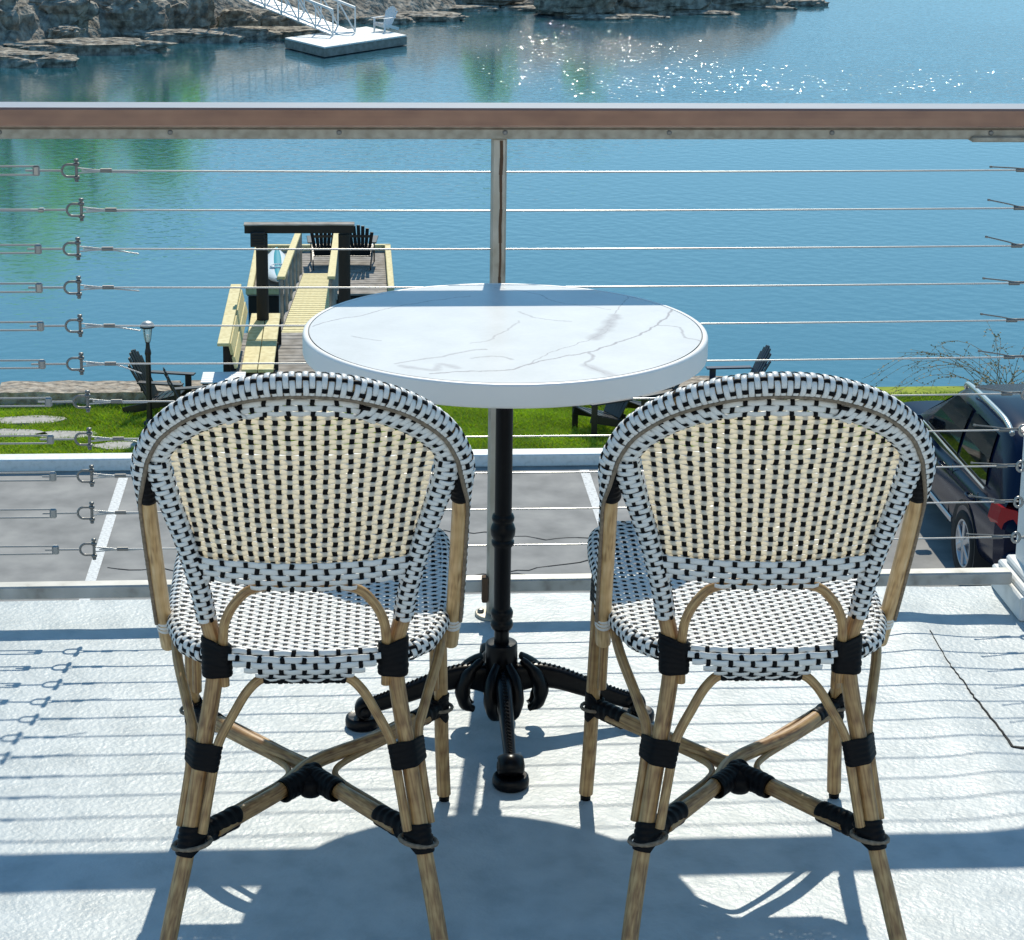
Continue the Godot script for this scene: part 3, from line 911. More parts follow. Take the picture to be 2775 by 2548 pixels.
# plaited cover on a bent pole; per-sample arrays give section and the covered angles (0 = side, 90 = normal)
func plait(par: Node3D, c: PackedVector3Array, nn: PackedVector3Array, hw: PackedFloat32Array, hh: PackedFloat32Array, p0: PackedFloat32Array, p1: PackedFloat32Array, pitch: float, ww: float, ns: int, sw: float, wm: Material, sm: Material, slant := 0.0, joined := false, th := 0.0016, amp := 0.0011) -> void:
	var t := tangents(c)
	var len := PackedFloat32Array([0.0])
	for k in range(1, c.size()):
		len.append(len[k - 1] + c[k].distance_to(c[k - 1]))
	var total := len[len.size() - 1]
	var find := func(s: float, phi_t: float) -> Array:
		s = clampf(s, 0, total)
		var k := len.bsearch(s) - 1
		k = clampi(k, 0, c.size() - 2)
		var u := (s - len[k]) / maxf(len[k + 1] - len[k], 1e-6)
		var T := t[k].lerp(t[k + 1], u).normalized()
		var N := nn[k].lerp(nn[k + 1], u)
		N = (N - T * N.dot(T)).normalized()
		var S := N.cross(T)
		var phi := lerpf(lerpf(p0[k], p0[k + 1], u), lerpf(p1[k], p1[k + 1], u), phi_t)
		var a := lerpf(hw[k], hw[k + 1], u)
		var b := lerpf(hh[k], hh[k + 1], u)
		return [c[k].lerp(c[k + 1], u), S * cos(phi), N * sin(phi), a, b, phi]
	var n := int(total / pitch)
	var all := MB.new()
	for i in n:
		var cc := PackedVector3Array()
		var q := PackedVector3Array()
		var K := 16
		for k in K + 1:
			var ft := float(k) / K
			var g: Array = find.call((i + 0.5 + 0.28 * hand.get_noise_2d(i * 3.0, ft * 0.8 + total * 90)) * pitch + slant * (ft - 0.5), ft)
			var d := amp * cos(PI * (ft * ns - 0.5 + i))
			cc.append((g[0] as Vector3) + (g[1] as Vector3) * (g[3] + d) + (g[2] as Vector3) * (g[4] + d))
			q.append(((g[1] as Vector3) / g[3] + (g[2] as Vector3) / g[4]).normalized())
		if joined:
			strip(all, cc, q, ww, th)
		else:
			var mb := MB.new()
			strip(mb, cc, q, ww, th)
			put("wrap", mb, wm, par)
	if joined:
		put("wraps", all, wm, par).set_meta("kind", "stuff")
	for j in ns:
		var ft := (j + 0.5) / ns
		var steps := n * 3
		var cc := PackedVector3Array()
		var q := PackedVector3Array()
		for k in steps + 1:
			var s := total * k / steps
			var g: Array = find.call(s, ft)
			var d := -amp * cos(PI * (j + (s - slant * (ft - 0.5)) / pitch - 0.5))
			cc.append((g[0] as Vector3) + (g[1] as Vector3) * (g[3] + d) + (g[2] as Vector3) * (g[4] + d))
			q.append(((g[1] as Vector3) / g[3] + (g[2] as Vector3) / g[4]).normalized())
		var mb := MB.new()
		strip(mb, cc, q, sw, th)
		put("strand", mb, sm, par)

func fill(n: int, v: float) -> PackedFloat32Array:
	var a := PackedFloat32Array()
	a.resize(n)
	a.fill(v)
	return a

func seat_half(f: float) -> float:
	var t := [[-0.192, 0.0], [-0.188, 0.06], [-0.178, 0.105], [-0.16, 0.15], [-0.125, 0.180], [-0.06, 0.199], [0.03, 0.206], [0.2, 0.212], [0.27, 0.208], [0.30, 0.195], [0.315, 0.175], [0.322, 0.14], [0.325, 0.0]]
	for k in t.size() - 1:
		if f <= t[k + 1][0]:
			return lerpf(t[k][1], t[k + 1][1], clampf((f - t[k][0]) / (t[k + 1][0] - t[k][0]), 0, 1))
	return 0.0

func build_chair(label: String, sd: int) -> Node3D:
	hand = noise(0.9, sd, 2)
	var ch := thing("bistro_chair", label, "chair", Vector3.ZERO, 0.0, "pair of woven bistro chairs at the table")
	var mb: MB
	# ---- legs and struts (f = forward, towards the table)
	for s in [-1, 1]:
		mb = MB.new()
		tube(mb, spline([at(0.207 * s, 0.0, -0.349), at(0.187 * s, 0.10, -0.278), at(0.168 * s, 0.191, -0.226), at(0.147 * s, 0.319, -0.198), at(0.129 * s, 0.44, -0.170), at(0.141 * s, 0.515, -0.170), at(0.16 * s, 0.6, -0.175)], 6), 0.0125, 14)
		put("rear_leg", mb, M.cane, ch)
		mb = MB.new()
		tube(mb, spline([at(0.212 * s, 0.012, 0.268), at(0.208 * s, 0.10, 0.260), at(0.206 * s, 0.18, 0.252), at(0.203 * s, 0.30, 0.236), at(0.20 * s, 0.445, 0.215)], 5), 0.012, 14)
		var fl := put("front_leg", mb, M.cane, ch)
		mb = MB.new()
		lathe(mb, at(0.2125 * s, 0.0, 0.269), [Vector2(0, 0), Vector2(0.0085, 0), Vector2(0.009, 0.003), Vector2(0.009, 0.013)], 14)
		put("glide", mb, M.black_wrap, fl)
		# side strut: rear leg, up under the seat side, down to the front leg
		mb = MB.new()
		tube(mb, spline([at(0.180 * s, 0.205, -0.208), at(0.163 * s, 0.32, -0.180), at(0.172 * s, 0.36, -0.146), at(0.193 * s, 0.405, -0.075), at(0.2 * s, 0.428, -0.02)], 6), 0.0078, 10)
		put("side_strut", mb, M.cane, ch)
		mb = MB.new()
		tube(mb, spline([at(0.2 * s, 0.43, 0.04), at(0.197 * s, 0.41, 0.12), at(0.193 * s, 0.37, 0.18), at(0.193 * s, 0.30, 0.207), at(0.194 * s, 0.225, 0.218)], 6), 0.0078, 10)
		put("side_strut", mb, M.cane, ch)
	mb = MB.new()
	var half := [at(0.147, 0.205, -0.232), at(0.133, 0.285, -0.216), at(0.124, 0.332, -0.207), at(0.101, 0.376, -0.198), at(0.08, 0.408, -0.190), at(0.055, 0.424, -0.184)]
	var full := half.duplicate()
	full.append(at(0, 0.428, -0.182))
	for k in range(half.size() - 1, -1, -1):
		full.append(half[k] * Vector3(-1, 1, 1))
	tube(mb, spline(full, 6), 0.0072, 10)
	put("seat_arch", mb, M.cane, ch)
	mb = MB.new()
	half = [at(0.116, 0.408, -0.176), at(0.117, 0.45, -0.178), at(0.1165, 0.485, -0.184), at(0.112, 0.513, -0.188), at(0.097, 0.541, -0.190), at(0.070, 0.562, -0.190)]
	full = half.duplicate()
	full.append(at(0.0, 0.571, -0.190))
	for k in range(half.size() - 1, -1, -1):
		full.append(half[k] * Vector3(-1, 1, 1))
	tube(mb, spline(full, 6), 0.0072, 12)
	put("back_arch", mb, M.cane, ch)
	# X stretcher and its four lining canes
	var rb := [at(-0.160, 0.189, -0.212), at(0.160, 0.189, -0.212)]
	var fb := [at(0.198, 0.180, 0.244), at(-0.198, 0.180, 0.244)]
	for k in 2:
		mb = MB.new()
		tube(mb, spline([rb[k], (rb[k] as Vector3).lerp(fb[k], 0.3), Vector3(0, 0.186 - 0.012 * k, -0.028), (rb[k] as Vector3).lerp(fb[k], 0.75), fb[k]], 5), 0.0115, 12)
		put("stretcher", mb, M.cane, ch)
	var cx := Vector3(0, 0.176, -0.028)
	for pr in [[rb[0], rb[1]], [fb[0], fb[1]], [rb[0], fb[1]], [rb[1], fb[0]]]:
		var a: Vector3 = pr[0]
		var b: Vector3 = pr[1]
		var mid := ((a - cx).normalized() + (b - cx).normalized()).normalized()
		var dn := Vector3(0, -0.004, 0)
		mb = MB.new()
		var oa := (mid - (a - cx).normalized() * mid.dot((a - cx).normalized())).normalized() * 0.0155 + dn
		var ob := (mid - (b - cx).normalized() * mid.dot((b - cx).normalized())).normalized() * 0.0155 + dn
		tube(mb, spline([a.lerp(cx, 0.12) + oa, a.lerp(cx, 0.5) + oa, a.lerp(cx, 0.78) + oa, cx + mid * 0.036 + dn, b.lerp(cx, 0.78) + ob, b.lerp(cx, 0.5) + ob, b.lerp(cx, 0.12) + ob], 5), 0.0052, 8)
		put("lining_cane", mb, M.cane, ch)
	# black bindings
	for s in [-1, 1]:
		mb = MB.new()
		winding(mb, [at(0.1325 * s, 0.424, -0.175), at(0.1165 * s, 0.424, -0.176)], [at(0.134 * s, 0.480, -0.168), at(0.1165 * s, 0.474, -0.183)], [0.0135, 0.010], 0.0026, 7)
		put("binding", mb, M.black_wrap, ch)
		mb = MB.new()
		winding(mb, [at(0.1515 * s, 0.294, -0.2035), at(0.1335 * s, 0.294, -0.214), at(0.166 * s, 0.296, -0.186)], [at(0.1465 * s, 0.329, -0.197), at(0.1265 * s, 0.329, -0.207), at(0.162 * s, 0.328, -0.180)], [0.0128, 0.0076, 0.008], 0.0018, 5)
		put("binding", mb, M.black_wrap, ch)
		mb = MB.new()
		winding(mb, [at(0.1715 * s, 0.172, -0.236), at(0.160 * s, 0.178, -0.221)], [at(0.1655 * s, 0.207, -0.2205), at(0.150 * s, 0.207, -0.218)], [0.0135, 0.011], 0.0022, 5)
		put("binding", mb, M.black_wrap, ch)
		var far: Vector3 = fb[0] if s < 0 else fb[1]
		var near: Vector3 = rb[0] if s < 0 else rb[1]
		mb = MB.new()
		winding(mb, [near, near + Vector3(0, -0.009, 0)], [near.lerp(far, 0.15), near.lerp(far, 0.15) + Vector3(0, -0.009, 0)], [0.0125, 0.009], 0.0025, 6)
		put("binding", mb, M.black_wrap, ch)
		mb = MB.new()
		var loop := []
		for q in 17:
			var a := TAU * q / 16
			loop.append(at(0.163 * s + 0.027 * cos(a) * s, 0.186 - 0.004 * cos(a), -0.226) + Vector3(0, 0, -0.020 * sin(a)))
		tube(mb, PackedVector3Array(loop), 0.0034, 8)
		put("cane_loop", mb, M.lining, ch)
		mb = MB.new()
		winding(mb, [at(0.2045 * s, 0.155, 0.2525), at(0.199 * s, 0.168, 0.246)], [at(0.2045 * s, 0.205, 0.247), at(0.199 * s, 0.195, 0.244)], [0.0125, 0.011], 0.0022, 6)
		put("binding", mb, M.black_wrap, ch)
		var ff: Vector3 = fb[1] if s < 0 else fb[0]
		var fr: Vector3 = rb[1] if s < 0 else rb[0]
		mb = MB.new()
		winding(mb, [ff, ff + Vector3(0, -0.008, 0)], [ff.lerp(fr, 0.11), ff.lerp(fr, 0.11) + Vector3(0, -0.008, 0)], [0.0122, 0.009], 0.002, 5)
		put("binding", mb, M.black_wrap, ch)
		mb = MB.new()
		loop = []
		for q in 17:
			var a := TAU * q / 16
			loop.append(at(0.2035 * s + 0.021 * cos(a) * s, 0.178, 0.249) + Vector3(0, 0, -0.020 * sin(a)))
		tube(mb, PackedVector3Array(loop), 0.003, 8)
		put("cane_loop", mb, M.lining, ch)
		mb = MB.new()
		winding(mb, [at(0.2015 * s, 0.375, 0.226), at(0.194 * s, 0.375, 0.181)], [at(0.20 * s, 0.438, 0.216), at(0.196 * s, 0.43, 0.196)], [0.0125, 0.008], 0.0025, 7)
		put("binding", mb, M.black_wrap, ch)
	mb = MB.new()
	for k in 2:
		var a: Vector3 = rb[k]
		var b: Vector3 = fb[k]
		winding(mb, [a.lerp(b, 0.33) + Vector3(0, -0.003, 0)], [a.lerp(b, 0.47) + Vector3(0, -0.003, 0)], [0.0155], 0.0025, 8)
	lathe(mb, Vector3(0, 0.16, 0.030), [Vector2(0.0, 0.002), Vector2(0.015, 0.003), Vector2(0.021, 0.011), Vector2(0.0215, 0.022), Vector2(0.016, 0.032), Vector2(0.0, 0.035)], 16)
	put("binding", mb, M.black_wrap, ch)
	# ---- seat: woven sheet on a ring
	var seat := hold("seat", ch)
	var sp := func(a: float, b: float) -> Vector3:
		var x := a * 0.0146
		var f := -0.185 + b * 0.0088
		return at(x, 0.463 - 0.007 * (1.0 - pow(x / 0.2, 2.0)) * (1.0 - pow((f - 0.06) / 0.25, 2.0)) + 0.012 * smoothstep(0.1, 0.3, f), f)
	var sn := func(_a: float, _b: float) -> Vector3: return Vector3.UP
	var rows := []
	for i in range(0, 58):
		var w := (seat_half(-0.185 + i * 0.0088) + 0.001) / 0.0146
		if w > 2:
			rows.append([i, -w, w])
	var cols := []
	for j in range(-14, 15):
		var b0 := 99.0
		var b1 := -99.0
		for q in 240:
			var b := q * 0.25 - 0.5
			if seat_half(-0.185 + b * 0.0088) > absf(j * 0.0146) - 0.001:
				b0 = minf(b0, b); b1 = maxf(b1, b)
		if b1 > b0:
			cols.append([j, b0, b1])
	weave(seat, sp, sn, rows, cols, 0.0086, 0.0060, 0.0015, 0.0012, M.white_cane, M.black_cane)
	# seat ring with plaited edge
	var rim := hold("seat_rim", ch)
	var out := []
	for q in 27:
		var f := -0.190 + 0.512 * (0.5 - 0.5 * cos(PI * q / 26.0))
		out.append(at(seat_half(f) - 0.004, 0.452 + 0.012 * smoothstep(0.1, 0.3, f), f))
	var ring := out.duplicate()
	for q in range(25, 0, -1):
		ring.append(out[q] * Vector3(-1, 1, 1))
	ring.append(out[0])
	mb = MB.new()
	tube(mb, spline(ring, 3), 0.0105, 10)
	put("core", mb, M.black_wrap, rim)
	var open := []
	for p: Vector3 in ring:
		if absf(p.x) > 0.09 or p.z < 0:
			open.append(p)
	var rc := spline(open, 3)
	var nsz := rc.size()
	var up := PackedVector3Array()
	up.resize(nsz); up.fill(Vector3.UP)
	var outward := Vector3.UP.cross(tangents(rc)[nsz / 4]).x > 0
	plait(rim, rc, up, fill(nsz, 0.0135), fill(nsz, 0.0135), fill(nsz, deg_to_rad(-75 if outward else 75)), fill(nsz, deg_to_rad(115 if outward else 255)), 0.0088, 0.0086, 4, 0.0058, M.white_cane, M.black_cane, 0.004, true)
	# rear apron over the seat edge: rows shrink downwards
	var apron := hold("apron", ch)
	var ay := [0.4655, 0.4585, 0.4495, 0.4402, 0.4310, 0.4225]
	var af := [0.198, 0.2065, 0.2090, 0.2070, 0.2015, 0.1945]
	var ap := func(a: float, b: float) -> Vector3:
		var x := a * 0.0160
		var k := clampi(int(floor(b)), 0, 4)
		var u := b - k
		return at(x, lerpf(ay[k], ay[k + 1], u), -lerpf(af[k], af[k + 1], u) + 1.2 * x * x)
	var an := func(a: float, b: float) -> Vector3: return Vector3(2.4 * a * 0.016, 0.35 * (2.0 - b), 1).normalized()
	var acols := []
	for j in range(-6, 7):
		acols.append([j, -0.4, [5.4, 5.4, 5.4, 5.4, 4.3, 3.3, 2.4][absi(j)]])
	weave(apron, ap, an, [[0, -6.5, 6.5], [1, -6.8, 6.8], [2, -6.4, 6.4], [3, -5.4, 5.4], [4, -4.4, 4.4], [5, -3.6, 3.6]], acols, 0.0090, 0.0066, 0.0015, 0.0012, M.white_cane, M.black_cane)
	mb = MB.new()
	winding(mb, [at(-0.058, 0.424, -0.183)], [at(0.058, 0.424, -0.183)], [0.009], 0.0015, 14)
	put("arch_wrap", mb, M.black_wrap, apron)
	# ---- back panel
	var panel := hold("back_panel", ch)
	var pitch := 0.00755
	var y0 := 0.604
	var span := func(y: float) -> float: return lerpf(0.0146, 0.0170, (y - 0.606) / 0.16)
	var xmax := func(y: float) -> float:
		var side := 0.148 + 0.034 * (y - 0.61) / 0.153
		var tp := 0.184 * pow(clampf((0.840 - y) / 0.076, 0, 1.2), 1.0 / 2.2)
		return minf(side, tp) + 0.004
	var pp := func(a: float, b: float) -> Vector3:
		var y := y0 + b * pitch
		return back_at(a * span.call(y), y) - Vector3(0, 0, 0.004)
	var pn := func(a: float, b: float) -> Vector3: return back_n(a * 0.016)
	rows = []
	for i in range(0, 32):
		var y := y0 + i * pitch
		var w: float = xmax.call(y) / span.call(y)
		if w > 1.0 and y < 0.842:
			rows.append([i, -w, w])
	cols = []
	for j in range(-11, 12):
		var b1 := -1.0
		for q in 130:
			var b := q * 0.25
			var y := y0 + b * pitch
			if absf(j) * span.call(y) < xmax.call(y) and y < 0.842:
				b1 = b
			elif b > 2:
				break
		if b1 > 3:
			cols.append([j, -0.4, b1])
	weave(panel, pp, pn, rows, cols, 0.0072, 0.0074, 0.0013, 0.0012, M.panel_cane, M.black_cane)
	# ---- inner frame: plaited uprights, slanted shoulders, crown, cross bar
	var frame := hold("back_frame", ch)
	for s in [-1, 1]:
		var pts := []
		for q in [[0.1405, 0.507], [0.1455, 0.54], [0.1545, 0.58], [0.168, 0.63], [0.188, 0.69], [0.2005, 0.728], [0.2035, 0.752]]:
			pts.append(back_at(q[0] * s, q[1]))
		var c := spline(pts, 5)
		var nn := PackedVector3Array()
		for p in c:
			nn.append(back_n(p.x))
		var m := c.size()
		var hw := PackedFloat32Array()
		for k in m:
			hw.append(lerpf(0.0135, 0.0185, smoothstep(0.35, 0.85, float(k) / m)))
		mb = MB.new()
		tube(mb, c, 0.010, 10)
		put("core", mb, M.black_wrap, frame)
		plait(frame, c, nn, hw, fill(m, 0.0125), fill(m, -0.9), fill(m, PI + 0.9), 0.0068, 0.0067, 5, 0.0057, M.white_cane, M.black_cane)
		# shoulder
		pts = []
		for q in [[0.2055, 0.735], [0.2015, 0.766], [0.183, 0.790], [0.155, 0.811], [0.115, 0.831], [0.080, 0.8425]]:
			pts.append(back_at(q[0] * s, q[1]))
		c = spline(pts, 6)
		nn = PackedVector3Array()
		for p in c:
			nn.append(back_n(p.x))
		m = c.size()
		hw = PackedFloat32Array()
		for k in m:
			hw.append(lerpf(0.0185, 0.0125, smoothstep(0.1, 0.9, float(k) / m)))
		mb = MB.new()
		tube(mb, c, 0.0085, 10)
		put("core", mb, M.black_wrap, frame)
		plait(frame, c, nn, hw, fill(m, 0.010), fill(m, -0.6), fill(m, PI + 0.6), 0.0086, 0.0085, 4, 0.0057, M.white_cane, M.black_cane, -0.030 * s)
	var crown := func(a: float, b: float) -> Vector3:
		var x := a * 0.0165
		return back_at(x, 0.8395 + b * 0.0085 - 0.7 * x * x - 9.0 * pow(x, 4.0) * 10.0) + Vector3(0, 0, 0.0045 - 0.0012 * (b - 1) * (b - 1))
	var cn := func(a: float, b: float) -> Vector3: return (back_n(a * 0.0165) + Vector3(0, 0.25 * (b - 1), 0)).normalized()
	rows = []
	for i in 4:
		rows.append([i, -6.2, 6.2])
	cols = []
	for j in range(-6, 7):
		cols.append([j, -0.5, 3.5])
	weave(frame, crown, cn, rows, cols, 0.0084, 0.0062, 0.0014, 0.0012, M.white_cane, M.black_cane)
	var bar := func(a: float, b: float) -> Vector3:
		var x := a * 0.0163
		return back_at(x, 0.6035 - b * 0.0091 + 0.0 * x) + Vector3(0, 0, 0.004 + 0.0018 * sin(PI * clampf(b / 3.5, 0, 1)))
	var bn := func(a: float, b: float) -> Vector3: return (back_n(a * 0.0163) + Vector3(0, 0.35 * (1.5 - b) * 0.5, 0)).normalized()
	weave(frame, bar, bn, [[0, -9.6, 9.6], [1, -9.6, 9.6], [2, -9.3, 9.3], [3, -9.0, 9.0], [4, -4.6, 4.6]], [[-9, -0.4, 3.4], [-8, -0.4, 3.4], [-7, -0.4, 3.4], [-6, -0.4, 3.4], [-5, -0.4, 3.6], [-4, -0.4, 4.4], [-3, -0.4, 4.5], [-2, -0.4, 4.5], [-1, -0.4, 4.5], [0, -0.4, 4.5], [1, -0.4, 4.5], [2, -0.4, 4.5], [3, -0.4, 4.5], [4, -0.4, 4.4], [5, -0.4, 3.6], [6, -0.4, 3.4], [7, -0.4, 3.4], [8, -0.4, 3.4], [9, -0.4, 3.4]], 0.0089, 0.0066, 0.0015, 0.0012, M.white_cane, M.black_cane)
	mb = MB.new()
	var bc := []
	for q in 13:
		var x := lerpf(-0.15, 0.15, q / 12.0)
		bc.append(back_at(x, 0.588) + Vector3(0, 0, -0.006))
	tube(mb, PackedVector3Array(bc), 0.008, 10)
	put("cross_core", mb, M.black_wrap, frame)
	# ---- outer hoop: pale cane posts, plaited arch
	var hoop := hold("outer_hoop", ch)
	var hp := []
	var lower := [Vector3(0.214, 0.398, 0.002), Vector3(0.217, 0.45, 0.028), Vector3(0.2205, 0.58, 0.098), Vector3(0.223, 0.69, 0.152)]
	for q in lower:
		hp.append(q)
	for q in [[0.2245, 0.735], [0.2165, 0.766], [0.1935, 0.805], [0.1435, 0.8455], [0.071, 0.8735]]:
		hp.append(back_at(q[0], q[1]))
	var arc := hp.duplicate()
	arc.append(back_at(0, 0.8815))
	for k in range(hp.size() - 1, -1, -1):
		arc.append(hp[k] * Vector3(-1, 1, 1))
	var hc := spline(arc, 7)
	mb = MB.new()
	tube(mb, hc, 0.0118, 14)
	put("pole", mb, M.pale_cane, hoop)
	var cut := PackedVector3Array()
	for p in hc:
		if p.y > 0.442:
			cut.append(p)
	hc = cut
	var hn := PackedVector3Array()
	var q0 := PackedFloat32Array()
	var q1 := PackedFloat32Array()
	var wd := PackedFloat32Array()
	for p in hc:
		var e := smoothstep(0.66, 0.745, p.y)
		hn.append(Vector3(0, lerpf(0.45, -0.17, e), 1).lerp(back_n(p.x), e).normalized())
		q0.append(deg_to_rad(-115))
		q1.append(deg_to_rad(lerpf(22, 122, e)))
		wd.append(lerpf(0.0134, 0.0168, e))
	var m2 := hc.size()
	# the arc's own side vector may point inward: then mirror the angles
	var inward := hn[m2 / 2].cross(tangents(hc)[m2 / 2]).y < 0
	if inward:
		for k in m2:
			var keep := q0[k]
			q0[k] = PI - q1[k]
			q1[k] = PI - keep
	plait(hoop, hc, hn, wd, wd, q0, q1, 0.0083, 0.0081, 4, 0.0066, M.white_cane, M.black_cane)
	# lining cane along the plait's rear edge
	mb = MB.new()
	var lc := PackedVector3Array()
	var ht := tangents(hc)
	for k in m2:
		var T := ht[k]
		var N := (hn[k] - T * hn[k].dot(T)).normalized()
		var S := N.cross(T)
		var e := smoothstep(0.66, 0.745, hc[k].y)
		var a := q0[k] - 0.2 if inward else q1[k] + 0.2
		lc.append(hc[k] + (S * cos(a) + N * sin(a)) * lerpf(0.0132, 0.0172, e))
	tube(mb, lc, 0.0031, 8)
	put("lining_cane", mb, M.lining, hoop)
	for s in [-1, 1]:
		mb = MB.new()
		winding(mb, [Vector3(0.2222 * s, 0.683, 0.1475)], [Vector3(0.2225 * s, 0.735, 0.169)], [0.0135], 0.0022, 7)
		put("binding", mb, M.black_wrap, hoop)
		# white tie where the post meets the seat
		mb = MB.new()
		for q in 3:
			winding(mb, [Vector3(0.2158 * s, 0.434 + 0.0068 * q, 0.019 + 0.0034 * q), Vector3(0.207 * s, 0.438 + 0.006 * q, 0.012)], [Vector3(0.2161 * s, 0.4392 + 0.0068 * q, 0.0216 + 0.0034 * q), Vector3(0.207 * s, 0.4425 + 0.006 * q, 0.0135)], [0.0122, 0.006], 0.0014, 1)
		put("tie", mb, M.white_cane, hoop)
	return ch

func build_chairs() -> void:
	var c := build_chair("black and white woven cane bistro chair left of the pedestal", 11)
	c.position = at(-0.0631, 0, 3.0965)
	c.rotation.y = -0.0211
	c = build_chair("black and white woven cane bistro chair right of the pedestal", 23)
	c.position = at(0.5988, 0, 3.0769)
	c.rotation.y = -0.0306

# ---------------------------------------------------------------- parking, lawn, water
func sheet(x0: float, x1: float, f0: float, f1: float, y: float) -> MB:
	var mb := MB.new()
	mb.poly([at(x0, y, f0), at(x1, y, f0), at(x1, y, f1), at(x0, y, f1)], Vector3.UP)
	return mb

func build_grounds() -> void:
	var lot := structure(put("parking_lot", sheet(-40, 40, -30, 24.45, LOT), M.asphalt))
	for x in [-5.32, -2.63, 0.06, 2.75, 5.44, 8.13]:
		var mb := MB.new()
		mb.poly([at(x - 0.055, LOT + 0.004, 19.0), at(x + 0.055, LOT + 0.004, 19.0), at(x + 0.055, LOT + 0.004, 24.22), at(x - 0.055, LOT + 0.004, 24.22)], Vector3.UP)
		put("parking_line", mb, M.line_paint, lot)
	var rng := RandomNumberGenerator.new()
	rng.seed = 17
	for cr in [[-2.5, 21.2, 4.6, -0.06], [1.6, 20.9, 1.4, 0.35], [1.0, 22.2, 2.2, -0.1]]:
		var mb := MB.new()
		var p := at(cr[0], LOT + 0.004, cr[1])
		var dir: float = cr[3]
		for k in int(cr[2] / 0.12):
			var d := dir + rng.randf_range(-0.6, 0.6)
			var q := p + Vector3(cos(d), 0, -sin(d)) * 0.12
			beam(mb, p, q, rng.randf_range(0.006, 0.016), 0.003, Vector3.UP, 0.0)
			p = q
		put("asphalt_crack", mb, M.crack, lot)
	var kerb := MB.new()
	bx(kerb, at(2, LOT + 0.075, 24.49), Vector3(26, 0.15, 0.24), 0.012)
	tag(put("timber_kerb", kerb, M.white_paint), "long white-painted timber kerb between the car park and the lawn", "kerb")
	# lawn
	var lawn := structure(put("lawn", sheet(-14, 12, 24.45, 27.7, LOT - 0.012), M.grass_soil))
	for st in [[-4.01, 26.38, 0.42, 0.18, 0.1], [-4.16, 25.83, 0.44, 0.16, 0.0], [-3.47, 25.73, 0.36, 0.17, 0.2], [-2.80, 25.27, 0.30, 0.15, -0.2], [-5.1, 26.25, 0.42, 0.2, 0.3], [-5.25, 25.7, 0.42, 0.18, 0.1]]:
		var mb := MB.new()
		var top := []
		for k in 14:
			var a := TAU * k / 14
			var w := 1.0 + 0.16 * rng.randf_range(-1, 1)
			top.append(at(st[0] + cos(a + st[4]) * st[2] * w, LOT + 0.035, st[1] + sin(a + st[4]) * st[3] * w))
		mb.poly(top, Vector3.UP)
		for k in 14:
			var a0: Vector3 = top[k]
			var a1: Vector3 = top[(k + 1) % 14]
			var dn := Vector3(0, -0.05, 0)
			mb.poly([a0, a1, a1 + dn, a0 + dn], (a0 - at(st[0], a0.y, st[1])).normalized())
		put("flagstone", mb, M.flag, lawn)
	# grass tufts
	var tuft := MB.new()
	for k in 5:
		var a := TAU * k / 5.0 + 0.4
		var d := Vector3(cos(a), 0, sin(a))
		var w := Vector3(-d.z, 0, d.x) * 0.006
		var b := d * 0.012
		var m1 := d * 0.03 + Vector3(0, 0.035, 0)
		var tp := d * 0.06 + Vector3(0, 0.055, 0)
		var nn := (Vector3.UP * 0.6 - d * 0.7).normalized()
		tuft.poly([b - w, b + w, m1 + w * 0.8, m1 - w * 0.8], nn)
		tuft.poly([m1 - w * 0.8, m1 + w * 0.8, tp], nn)
	var mm := MultiMesh.new()
	mm.transform_format = MultiMesh.TRANSFORM_3D
	mm.use_colors = true
	mm.mesh = tuft.mesh()
	var xf := []
	var pat := noise(0.9, 6, 3)
	for k in 60000:
		var x := rng.randf_range(-9.0, 9.0)
		var f := rng.randf_range(24.62, 27.2)
		var clear := true
		for st in [[-4.01, 26.36, 0.38, 0.17], [-4.12, 25.83, 0.46, 0.14], [-3.47, 25.73, 0.33, 0.14], [-2.80, 25.27, 0.28, 0.12]]:
			if pow((x - st[0]) / st[2], 2) + pow((f - st[1]) / st[3], 2) < 1.0:
				clear = false
		if clear:
			xf.append([x, f])
	mm.instance_count = xf.size()
	for k in xf.size():
		var s := rng.randf_range(0.6, 1.35)
		var v := 1.0 + 0.55 * pat.get_noise_2d(xf[k][0], xf[k][1]) + rng.randf_range(-0.15, 0.15)
		mm.set_instance_transform(k, Transform3D(Basis(Vector3.UP, rng.randf() * TAU).scaled(Vector3(s, s * rng.randf_range(0.8, 1.3), s)), at(xf[k][0], LOT - 0.015, xf[k][1])))
		mm.set_instance_color(k, Color(v * 1.05, v, v * 0.8))
	var gr := MultiMeshInstance3D.new()
	gr.name = "grass"
	gr.multimesh = mm
	gr.material_override = M.blade
	add_child(gr)
	gr.set_meta("kind", "stuff")
	gr.set_meta("label", "short bright green grass of the waterside lawn")
	gr.set_meta("category", "grass")
	# water
	var w := sheet(-400, 400, 27.0, 500, SEA)
	for k in w.v.size():
		w.uv[k] = Vector2((w.v[k].x + 50.0) / 100.0, (127.0 + w.v[k].z) / 100.0)
	structure(put("water", w, M.water))
	structure(put("sea_bed", sheet(-420, 420, 20.0, 520, SEA - 4.0), M.soil))
